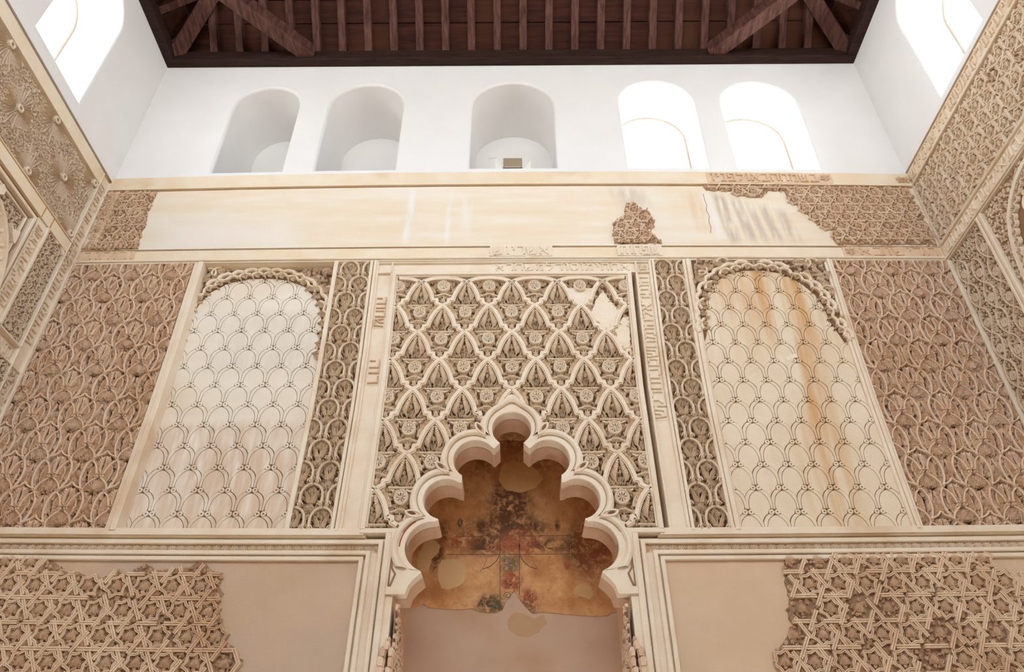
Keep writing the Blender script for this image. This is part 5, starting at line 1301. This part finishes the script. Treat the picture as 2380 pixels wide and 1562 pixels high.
# ================================================================== floodlight in the middle niche
fl_t = thing('floodlight', 'small tan floodlight with two white flaps on the sill of the middle white niche', 'lamp', tuple(FRONT.w(-0.02, Z0N, -0.10)))
TAN = mat('tan_metal', (0.33, 0.255, 0.165), (0.37, 0.285, 0.19), 3, 0.5); WMET = mat('white_metal', (0.82, 0.81, 0.74), (0.86, 0.85, 0.79), 3, 0.5); DMET = mat('dark_metal', (0.05, 0.045, 0.04), (0.08, 0.07, 0.06), 5, 0.5)
lx0, lz0 = fp(1169.5, 389.5, -0.05); lx1, lz1 = fp(1213.5, 367.5, -0.05)
mb = MB(); mb.prism([(lx0 + 0.004, lz0), (lx1 - 0.004, lz0), (lx1, lz0 + 0.004), (lx1, lz1 - 0.004), (lx1 - 0.004, lz1), (lx0 + 0.004, lz1), (lx0, lz1 - 0.004), (lx0, lz0 + 0.004)], -0.15, -0.05, True); hs_ = mb.build('housing', TAN, fl_t)
mb = MB(); mb.rect(lx0 + 0.006, lx1 - 0.006, lz0 - 0.012, lz0 - 0.001, -0.14, -0.058, True); mb.build('lens_rim', DMET, fl_t)
mb = MB(); mb.rect(lx0 + 0.012, lx1 - 0.012, lz0 + 0.002, lz0 + 0.006, -0.06, -0.047, True); mb.build('edge_strip', WMET, hs_)
for s, (u0, u1) in ((1, (1151.5, 1168.5)), (-1, (1233, 1214.5))):
    a0 = fp(u0, 371, -0.06); a1 = fp(u1, 390, -0.06)
    mb = MB(); mb.prism([(a0[0], Z0N + 0.002), (a1[0], Z0N + 0.002), (a1[0], a1[1] - 0.004), (a0[0], a0[1])], -0.066, -0.062, True); w_ = mb.build('flap', WMET, fl_t)
    mb = MB(); mb.ribbon([(a0[0], a0[1]), (a1[0], a1[1] - 0.004)][::s], [(-0.004, -0.064), (-0.004, -0.056), (0.004, -0.056), (0.004, -0.064)]); mb.build('flap_fold', WMET, w_)
mb = MB(); mb.rect(-0.05, 0.01, Z0N, lz0, -0.11, -0.09, True); mb.build('bracket', DMET, fl_t)
def wire(pts, h, w=0.004):
    mb = MB(); mb.ribbon([fp(u, v, h) for u, v in pts], [(-w, h - 0.003), (-w / 2, h + 0.002), (w / 2, h + 0.002), (w, h - 0.003)]); return mb
cab = thing('cable', 'thin pale cable end on the back of the middle white niche', 'cable', tuple(FRONT.w(-0.2, 6.4, -0.52)))
wire([(1135, 364), (1136, 369), (1145, 368), (1154, 366)], -0.596, 0.0009).build('wire', MATS['cream_plaster'], cab)

# ================================================================== jambs of the niche and their capitals
for s, lab in ((1, 'weathered honeycomb capital at the left jamb of the niche'), (-1, 'weathered honeycomb capital at the right jamb of the niche')):
    xj = -0.645; xs = (lambda x: x) if s > 0 else mir
    a, b = sorted((xs(XA[0] + 0.014), xs(xj)))
    mb = MB(); mb.rect(a, b, 0.0, ZS, -0.25, 0.006, True); mb.build('jamb', MOULD, WF)
    fr = Frame((-0.645 if s > 0 else mir(-0.645), DIST, 0), (0, 1, 0) if s > 0 else (0, -1, 0), (1, 0, 0) if s > 0 else (-1, 0, 0))
    cp = thing('capital', lab, 'capital', tuple(FRONT.w(xs(-0.66), 2.35, 0)))
    sg = 1 if s > 0 else -1
    mb = MB(); mb.prism(ccw([(sg * 0.01, 2.2), (sg * 0.22, 2.2), (sg * 0.30, 2.66), (sg * 0.05, 2.80), (sg * 0.01, 2.80)]), 0.0, 0.006); mb.build('carved_ground', GROUND_M, cp, fr)
    rs = random.Random(11)
    for i in range(6):
        for j in range(12):
            p = (sg * (0.03 + 0.045 * i + rs.uniform(-.01, .01)), 2.25 + 0.05 * j + rs.uniform(-.01, .01))
            if p[1] < 2.82 - abs(p[0]) * 0.55: inst('fan_leaf', M_FAN, STUCCO, cp, fr, p[0], p[1], 0.002, rs.uniform(0, 6.28), 0.030, 0.038, 0.022)
    mb = MB(); mb.ribbon([(sg * 0.02, 2.815), (sg * 0.30, 2.672)][::sg], [(-0.012, 0), (-0.01, 0.016), (0.01, 0.016), (0.012, 0)]); mb.build('cornice', STUCCO, cp, fr)
    # honeycomb cells hanging at the corner
    for k, (u, v, w, hh, dp) in enumerate(((906, 1489, 5, 9, 0.030), (899, 1492, 5, 10, 0.034), (901, 1505, 14, 14, 0.055), (893, 1520, 15, 16, 0.065), (911, 1520, 12, 14, 0.055), (888, 1541, 17, 18, 0.060), (909, 1541, 12, 17, 0.050), (885, 1560, 18, 14, 0.055), (904, 1561, 14, 12, 0.045), (886, 1580, 18, 16, 0.05), (905, 1580, 14, 16, 0.045))):
        x_, z_ = fp(u, v); rw = w * 0.0012; rh = hh * 0.0017; mb = MB(); n = 8
        arch_ = [(xs(x_ + rw * math.cos(PI * i / n)), z_ + rh * (0.1 + 0.9 * math.sin(PI * i / n))) for i in range(n + 1)] + [(xs(x_ - rw * 0.8), z_ - rh), (xs(x_ + rw * 0.8), z_ - rh)]
        mb.prism(arch_, -0.02, dp * 0.7)
        mb.prism([(xs(x_) + (p[0] - xs(x_)) * 0.7, z_ + (p[1] - z_) * 0.75 - 0.004) for p in arch_], dp * 0.7, dp)
        o = mb.build('honeycomb_cell', STUCCO if k % 3 else STRAP, cp)
# ================================================================== side walls
SIDEP = mat('side_plaster', (0.80, 0.67, 0.51), (0.86, 0.76, 0.62), 4, 0.9, 0.3, 70, c3=(0.74, 0.58, 0.42), c3scale=1.8, c3lo=0.55, c3hi=0.75)
SIDE_S = mat('side_stucco', (0.72, 0.58, 0.43), (0.82, 0.69, 0.54), 7, 0.9, 0.5, 120)
SIDE_G = mat('side_ground', (0.24, 0.155, 0.10), (0.34, 0.23, 0.155), 9, 1.0, 0.4, 80)
SIDE_D = mat('side_ground_tan', (0.46, 0.33, 0.22), (0.56, 0.42, 0.29), 9, 1.0, 0.4, 80)
SIDE_R = mat('side_stucco_warm', (0.78, 0.61, 0.44), (0.86, 0.73, 0.57), 7, 0.9, 0.5, 120)
def sslab(name, m, x0, x1, z0, z1, h, frame, par): 
    mb = MB(); mb.rect(x0, x1, z0, z1, -0.056, h); return mb.build(name, m, par, frame)
def sm(pts, w, h, frame, par, m=SIDEP): return moulding(pts, flat(w, h, -0.056), m, par, frame)
def rectp(x0, x1, z0, z1): return [(x0, z0), (x1, z0), (x1, z1), (x0, z1)]

# ------------------------------------------------------------------ left wall (x = distance along the wall towards the front corner)
sslab('side_plaster', SIDEP, YB, DIST, 0.0, 6.085, -0.035, LEFT, WL)
sslab('side_band', BAND, YB, 3.868, 5.952, 6.072, 0.0, LEFT, WL); sslab('ochre_joint', OCHRE, YB, DIST, 6.072, 6.088, -0.012, LEFT, WL)
sun = thing('sunburst_panel', 'carved panel of radiating sunburst rosettes high on the left wall', 'panel', tuple(LEFT.w(3.0, 5.34, 0)))
mb = MB(); mb.rect(1.9, 3.862, 5.342, 5.950, -0.056, -0.030); mb.build('carved_ground', SIDE_D, sun, LEFT)
CEN = []
for k in range(-6, 4):
    for j in range(-1, 3):
        c = (3.549 + k * 0.2900, 5.663 + (0.262 if k % 2 else 0.0) + (j - 1) * 0.53)
        CEN.append(c)
CEN = [c for c in CEN if 1.9 < c[0] < 3.95 and 5.30 < c[1] < 6.0]
ray_m = MB(); ridge(ray_m, [(0, 0.032), (0, 0.075), (0, 0.125)], [0.002, 0.0035, 0.0050], 0.0, 0.018); ring(0.0015, 0.0058, 0.0, 0.022, 7, 0, 0.130, ray_m)
M_RAY = ray_m.mesh('ray'); ray2 = MB(); ridge(ray2, [(0, 0.05), (0, 0.095), (0, 0.15), (0, 0.178)], [0.002, 0.004, 0.006, 0.002], 0.0, 0.019); M_RAY2 = ray2.mesh('ray')
cls = (1.9, 3.862, 5.342, 5.950)
for c in CEN:
    nr = 34
    for i in range(nr):
        a = 2 * PI * i / nr
        inst('ray', M_RAY if i % 2 else M_RAY2, SIDE_S, sun, LEFT, c[0], c[1], -0.030, a + jit(0.03), 1.0, 1.02 + jit(0.10), 0.75, cls)
    inst('boss', M_RING, SIDE_S, sun, LEFT, c[0], c[1], -0.03, 0, 0.030, 0.030, 0.030, cls)
fill_leaves(sun, LEFT, rectp(1.9, 3.855, 5.35, 5.945), 0.027, -0.031, SIDE_S, 21, 0.010, dens=0.62, keep=lambda x, z: all(math.hypot(x - c[0], z - c[1]) > 0.135 for c in CEN))
# upright lettered strip next to the corner
sslab('corner_strip', SIDEP, 3.872, DIST + 0.12, 0.0, 6.07, -0.012, LEFT, WL)
sm([(3.872, 0), (3.872, 6.07)], 0.012, 0.004, LEFT, WL); sm([(3.984, 0), (3.984, 6.07)], 0.030, 0.006, LEFT, WL)
t = band_thing('upright lettered strip beside the front corner of the left wall', LEFT, LEFT.w(3.9, 4.5, 0))
LET = ['shin', 'vav', 'yod', 'het', 'mem', 'vav', 'resh', 'tav', 'pe', 'nun', 'vav', 'alef', 'lamed', 'shin', 'he', 'vav', 'qof', 'resh', 'het', 'yod', 'bet', 'vav', 'he', 'mem']
inscribe(t, LEFT, LET, (3.950, 4.48), (0, 1), (-1, 0), 0.060, 1.50, -0.012, 0.012, SIDE_S, 0.15)
flower(t, LEFT, 3.92, 5.30, 0.045, -0.012, SIDE_S); flower(t, LEFT, 3.92, 5.22, 0.040, -0.012, SIDE_S, 5)
# plain band under the sunbursts with its crossings
sslab('side_band', BAND, YB, 3.866, 5.238, 5.330, 0.0, LEFT, WL)
for zz in (5.3335, 5.2365): sslab('ochre_joint', OCHRE, YB, 3.866, zz - 0.004, zz + 0.004, 0.0012 if zz > 5.3 else -0.02, LEFT, WL)
for xx in (3.524, 3.632): sslab('ochre_joint', OCHRE, xx - 0.004, xx + 0.004, 5.240, 5.332, 0.0014, LEFT, WL)
sm([(YB, 5.339), (3.868, 5.339)], 0.010, 0.010, LEFT, WL)
# stepped dark frame round an arch
for k, (x_, z_, w, h, m) in enumerate(((3.506, 5.212, 0.026, -0.03, MATS['brown_incision']), (3.480, 5.186, 0.024, 0.008, SIDEP), (3.452, 5.158, 0.032, -0.03, MATS['brown_incision']), (3.430, 5.136, 0.014, -0.006, SIDEP))):
    sm([(YB + 2.5, z_), (x_, z_), (x_, 3.6)], w, h, LEFT, WL, m)
arp = thing('arch_fragment', 'carved arch fragment inside the dark stepped frame on the left wall', 'panel', tuple(LEFT.w(3.3, 4.5, 0)))
pa = [lp(u, v) for u, v in ((-70, 430), (-30, 440), (-4, 470), (5, 500), (10, 540), (11, 575), (7, 605), (0, 640), (-20, 700), (-45, 760))]
spn = pa + [(3.424, pa[-1][1]), (3.424, 5.128), (pa[0][0], 5.128)]
mb = MB(); mb.prism(ccw(spn), -0.056, -0.030); mb.build('carved_ground', SIDE_G, arp, LEFT)
fill_leaves(arp, LEFT, spn, 0.032, -0.031, SIDE_S, 31, 0.012, dens=0.62)
mb = MB(); mb.ribbon(pa, [(-0.016, -0.03), (-0.012, 0.02), (0.0, 0.026), (0.012, 0.02), (0.016, -0.03)]); mb.build('arch_roll', SIDE_S, arp, LEFT)
for p in pa[1:-1]: inst('scallop', M_RING, SIDE_R, arp, LEFT, p[0] - 0.012, p[1], -0.02, 0, 0.015, 0.015, 0.03)
patch(arp, LEFT, [lp(u, v) for u, v in ((10, 428), (14, 440), (8, 452), (-6, 450), (-6, 432))], -0.04, 0.002, CREAM, 'plain_mend'); patch(arp, LEFT, [lp(u, v) for u, v in ((28, 520), (33, 532), (38, 536), (48, 538), (42, 552), (34, 566), (30, 560))], -0.04, 0.002, CREAM, 'plain_mend')
# second lettered strip and the arabesque panel
sm([(3.628, 4.38), (3.628, 5.234)], 0.020, 0.006, LEFT, WL); sm([(3.648, 4.38), (3.648, 5.234)], 0.008, 0.0, LEFT, WL)
t = band_thing('upright lettered strip between the dark stepped frame and the arabesque panel on the left wall', LEFT, LEFT.w(3.55, 4.6, 0))
sslab('field', SIDEP, 3.522, 3.616, 4.30, 5.234, -0.012, LEFT, WL)
inscribe(t, LEFT, ['shin', 'vav', 'he', 'mem', 'yod', 'lamed', 'qof', 'vav', 'resh', 'alef', 'vav', 'he', 'shin'], (3.600, 4.52), (0, 1), (-1, 0), 0.062, 0.66, -0.012, 0.012, SIDE_S, 0.15)
ara = thing('arabesque_panel', 'narrow upright panel of fine arabesques between two lettered strips on the left wall', 'panel', tuple(LEFT.w(3.75, 4.42, 0)))
mb = MB(); mb.rect(3.656, 3.862, 4.418, 5.300, -0.056, -0.028); mb.build('carved_ground', SIDE_G, ara, LEFT)
fill_leaves(ara, LEFT, rectp(3.66, 3.858, 4.424, 5.22), 0.030, -0.029, SIDE_S, 41, 0.011, dens=0.62)
patch(ara, LEFT, [(3.66, 5.30), (3.66, 5.24), (3.70, 5.26), (3.76, 5.215), (3.80, 5.25), (3.86, 5.20), (3.86, 5.30)], -0.05, -0.006, CREAM, 'plain_mend')
for k in range(14):
    z = 4.47 + 0.058 * k
    for s in (1, -1):
        mb = MB(); c = (3.76 + s * 0.050, z + (0.025 if s > 0 else 0)); a0 = 1.9 * k; tw = 1 if (k + s) % 2 else -1
        mb.ribbon([(c[0] + 0.036 * (1 - 0.65 * q) * math.cos(a0 + tw * 7.0 * q), c[1] + 0.036 * (1 - 0.65 * q) * math.sin(a0 + tw * 7.0 * q)) for q in [i / 16 for i in range(17)]], [(-0.004, -0.028), (-0.003, -0.017), (0.003, -0.017), (0.004, -0.028)]); mb.build('vine_stem', SIDE_S, ara, LEFT)
sm([(3.60, 4.409), (3.868, 4.409)], 0.014, 0.006, LEFT, WL)
t = band_thing('lettered band under the arabesque panel low on the left wall', LEFT, LEFT.w(3.7, 4.3, 0))
inscribe(t, LEFT, ['qof', 'lamed', 'shin', 'vav', 'alef', 'tav', 'lamed'], (3.42, 4.305), (1, 0), (0, 1), 0.070, 0.50, -0.034, 0.014, SIDE_S, 0.15)
sm([(3.30, 4.272), (3.97, 4.272)], 0.012, 0.002, LEFT, WL)
net = thing('star_panel', 'fine star net panel at the left edge beside the tall vine panel', 'panel', tuple(LEFT.w(3.75, 3.6, 0)))
mb = MB(); mb.rect(3.40, 3.968, 3.3, 4.264, -0.056, -0.028); mb.build('carved_ground', SIDE_G, net, LEFT)
girih(net, LEFT, lambda x, z: True, (3.50, 3.966, 3.75, 4.262), 0.105, -0.028, 0.000, 0.3, 0.010, (3.8, 4.1), 1.0, SIDE_S, SIDE_S, 9)

# ------------------------------------------------------------------ right wall (x = -distance)
sslab('side_plaster', SIDEP, -DIST, -YB, 0.0, 6.155, -0.035, RIGHT, WR)
sslab('ochre_joint', OCHRE, -DIST, -YB, 6.150, 6.166, -0.012, RIGHT, WR)
sslab('side_band', BAND, -DIST, -YB, 6.020, 6.150, -0.004, RIGHT, WR); sm([(-DIST, 6.012), (-1.0, 6.012)], 0.016, 0.008, RIGHT, WR)
t = band_thing('row of carved letters along the top edge of the right wall', RIGHT, RIGHT.w(-3.2, 6.03, 0))
inscribe(t, RIGHT, ['shin', 'resh', 'yod', 'vav', 'qof', 'nun', 'alef', 'resh', 'yod', 'he', 'resh', 'mem', 'vav', 'samekh', 'tav', 'he', 'qof', 'lamed', 'vav', 'tav', 'he', 'tav', 'yod', 'shin', 'resh', 'he', 'vav', 'vav', 'het'], (-3.95, 6.044), (1, 0), (0, 1), 0.082, 1.75, -0.004, 0.014, SIDE_R, 0.15)
RS = thing('star_panel', 'large star strapwork panel high on the right wall below the white clerestory', 'panel', tuple(RIGHT.w(-3.1, 5.40, 0)))
mb = MB(); mb.rect(-3.985, -1.9, 5.392, 6.002, -0.056, -0.030); mb.build('carved_ground', SIDE_G, RS, RIGHT)
girih(RS, RIGHT, lambda x, z: True, (-3.975, -2.25, 5.396, 6.000), 0.135, -0.032, -0.008, PI / 6, 0.014, (-3.013, 5.786), 1.0, SIDE_R, SIDE_R, 12)
mb = MB(); mb.rect(-4.13, -3.979, 0.0, 6.02, -0.056, 0.0, True); mb.build('corner_fillet', SIDE_R, WR, RIGHT)
fill_leaves(RS, RIGHT, rectp(-3.97, -2.2, 5.40, 5.998), 0.034, -0.031, SIDE_R, 71, 0.013, dens=0.62)
sm([(-DIST, 5.384), (-1.9, 5.384)], 0.012, 0.006, RIGHT, WR); sm([(-DIST, 5.368), (-1.9, 5.368)], 0.012, 0.012, RIGHT, WR)
sslab('side_band', SIDEP, -DIST, -1.9, 5.250, 5.362, -0.008, RIGHT, WR)
t = band_thing('row of carved letters under the star panel on the right wall', RIGHT, RIGHT.w(-3.2, 5.26, 0))
inscribe(t, RIGHT, ['shin', 'vav', 'mem', 'qof', 'tav', 'alef', 'resh', 'vav', 'qof', 'lamed', 'yod', 'alef', 'shin', 'he', 'bet', 'vav', 'tav', 'resh'], (-3.94, 5.270), (1, 0), (0, 1), 0.072, 1.22, -0.008, 0.013, SIDEP, 0.14)
sm([(-DIST, 5.243), (-1.9, 5.243)], 0.012, 0.010, RIGHT, WR); sm([(-DIST, 5.228), (-1.9, 5.228)], 0.010, 0.002, RIGHT, WR)
sm([(-3.985, 0), (-3.985, 5.22)], 0.022, 0.006, RIGHT, WR)
RA = thing('arabesque_panel', 'upright panel of fine pierced arabesques next to the right corner', 'panel', tuple(RIGHT.w(-3.78, 4.0, 0)))
mb = MB(); mb.rect(-3.972, -3.580, 3.9, 5.220, -0.056, -0.028); mb.build('carved_ground', SIDE_G, RA, RIGHT)
CC = []
for j in range(7):
    for i in range(4):
        CC.append((-3.912 + 0.1345 * i, 5.040 - 0.2105 * j + (-0.2105 / 2 if i % 2 else 0.0)))
fill_leaves(RA, RIGHT, rectp(-3.968, -3.584, 3.95, 5.216), 0.030, -0.029, SIDE_R, 51, 0.013, dens=0.62, keep=lambda x, z: all(math.hypot(x - c[0], z - c[1]) > 0.034 for c in CC))
cla = (-3.970, -3.582, 3.92, 5.218)
lz = MB()
for s in (1, -1): lz.ribbon(bez((0, 0.115), (s * 0.09, 0.06), (s * 0.09, -0.01), (s * 0.0, -0.095), 8)[::s], [(-0.005, -0.03), (-0.004, -0.010), (0.004, -0.010), (0.005, -0.03)])
M_LZ = lz.mesh('lozenge_strap')
for c in CC:
    inst('lozenge_strap', M_LZ, SIDE_R, RA, RIGHT, c[0], c[1], 0, 0, 0.75, 1, 1, cla); inst('boss', M_ROSE, SIDE_R, RA, RIGHT, c[0], c[1] - 0.01, -0.03, 0, 0.027, 0.032, 0.020, cla)
sm([(-3.566, 3.6), (-3.566, 5.222)], 0.022, 0.008, RIGHT, WR); sm([(-3.545, 3.6), (-3.545, 5.222)], 0.016, 0.0, RIGHT, WR); sm([(-3.525, 3.6), (-3.525, 5.222)], 0.020, 0.008, RIGHT, WR)
AF = thing('arch_fragment', 'scalloped arch with foliage corners at the right edge of the right wall', 'panel', tuple(RIGHT.w(-3.3, 4.2, 0)))
pr = [rp(u, v) for u, v in ((2420, 820), (2385, 660), (2356, 590), (2345, 545), (2340, 505), (2346, 460), (2356, 420), (2374, 380), (2400, 340), (2440, 300))]
spn = pr + [(pr[-1][0], 5.216), (-3.512, 5.216), (-3.512, pr[0][1])]
mb = MB(); mb.prism(ccw(spn), -0.056, -0.028); mb.build('carved_ground', GROUND_M, AF, RIGHT)
fill_leaves(AF, RIGHT, spn, 0.040, -0.029, SIDE_R, 61, 0.014, dens=0.62, keep=lambda x, z: min(math.hypot(x - p[0], z - p[1]) for p in pr) > 0.03)
mb = MB(); mb.ribbon(pr, [(-0.018, -0.03), (-0.014, -0.004), (0.014, -0.004), (0.018, -0.03)]); mb.build('arch_roll', SIDEP, AF, RIGHT)
PP = [Vector(p) for p in pr]; fine = []
for a, b in zip(PP[:-1], PP[1:]):
    n = max(1, int((b - a).length / 0.045))
    for k in range(n): fine.append((a.lerp(b, k / n), (b - a).normalized()))
for k, (p, d) in enumerate(fine):
    nn = Vector((d.y, -d.x)); q = p + nn * 0.036
    mb = MB(); mb.ribbon(arc(q.x, q.y, 0.023, math.atan2(-d.y, -d.x), math.atan2(-d.y, -d.x) + PI, 7)[::-1] if False else arc(q.x, q.y, 0.024, math.atan2(nn.y, nn.x) - PI / 2, math.atan2(nn.y, nn.x) + PI / 2, 7), [(-0.006, -0.03), (-0.004, -0.006), (0.004, -0.006), (0.006, -0.03)]); mb.build('scallop', SIDE_R, AF, RIGHT)
    inst('fan_leaf', M_FAN, SIDE_R, AF, RIGHT, q.x, q.y, -0.03, math.atan2(d.y, d.x), 0.018, 0.024, 0.022)
# incised scales on the plaster inside that arch
f_, r1_, r2_, e_ = scale_pieces(0.16, 0.147, 0.0018)
inn = [tuple(p + Vector((d.y, -d.x)) * 0.055) for p, d in fine] + [(-2.6, pr[-1][1]), (-2.6, pr[0][1])]
sp_r = thing('scale_panel', 'pale incised scale panel inside the scalloped arch of the right wall', 'panel', tuple(RIGHT.w(-3.2, 4.2, 0)))
mb = MB(); mb.prism(ccw(inn), -0.056, -0.034); mb.build('incised_ground', PAINTB, sp_r, RIGHT)
for r in range(0, 8):
    for c in range(0, 10):
        if (c + r) % 2: continue
        x, z = -3.47 + c * 0.08, 5.04 - r * 0.147
        kp = lambda a, b: inside((a, b - 0.05), inn)
        inst('scale', f_, SIDEP, sp_r, RIGHT, x, z, -0.024, 0, 1, 1, 1, None, kp); inst('rib', r1_, SIDEP, sp_r, RIGHT, x, z, -0.024, 0, 1, 1, 1, None, kp); inst('rib', r2_, SIDEP, sp_r, RIGHT, x, z, -0.024, 0, 1, 1, 1, None, kp)
        for s in (1, -1): inst('eyelet', e_, SIDEP, sp_r, RIGHT, x + s * 0.018, z, -0.024, 0, 1, 1, 1, None, kp)

for o in bpy.data.objects:
    n = o.name.split('.')[0]
    lab = {'plain_mend': 'smooth cream repair', 'plaster_mend': 'smooth pale repair', 'red_paint': 'worn streak of old red paint', 'plaster_repair': 'plain ochre repair patch', 'painted_plaster': 'flaking ochre painted plaster', 'lens_rim': 'dark lower rim', 'flap': 'white flap', 'housing': 'tan metal housing'}.get(n)
    if lab and o.parent is not None: o['label'] = lab
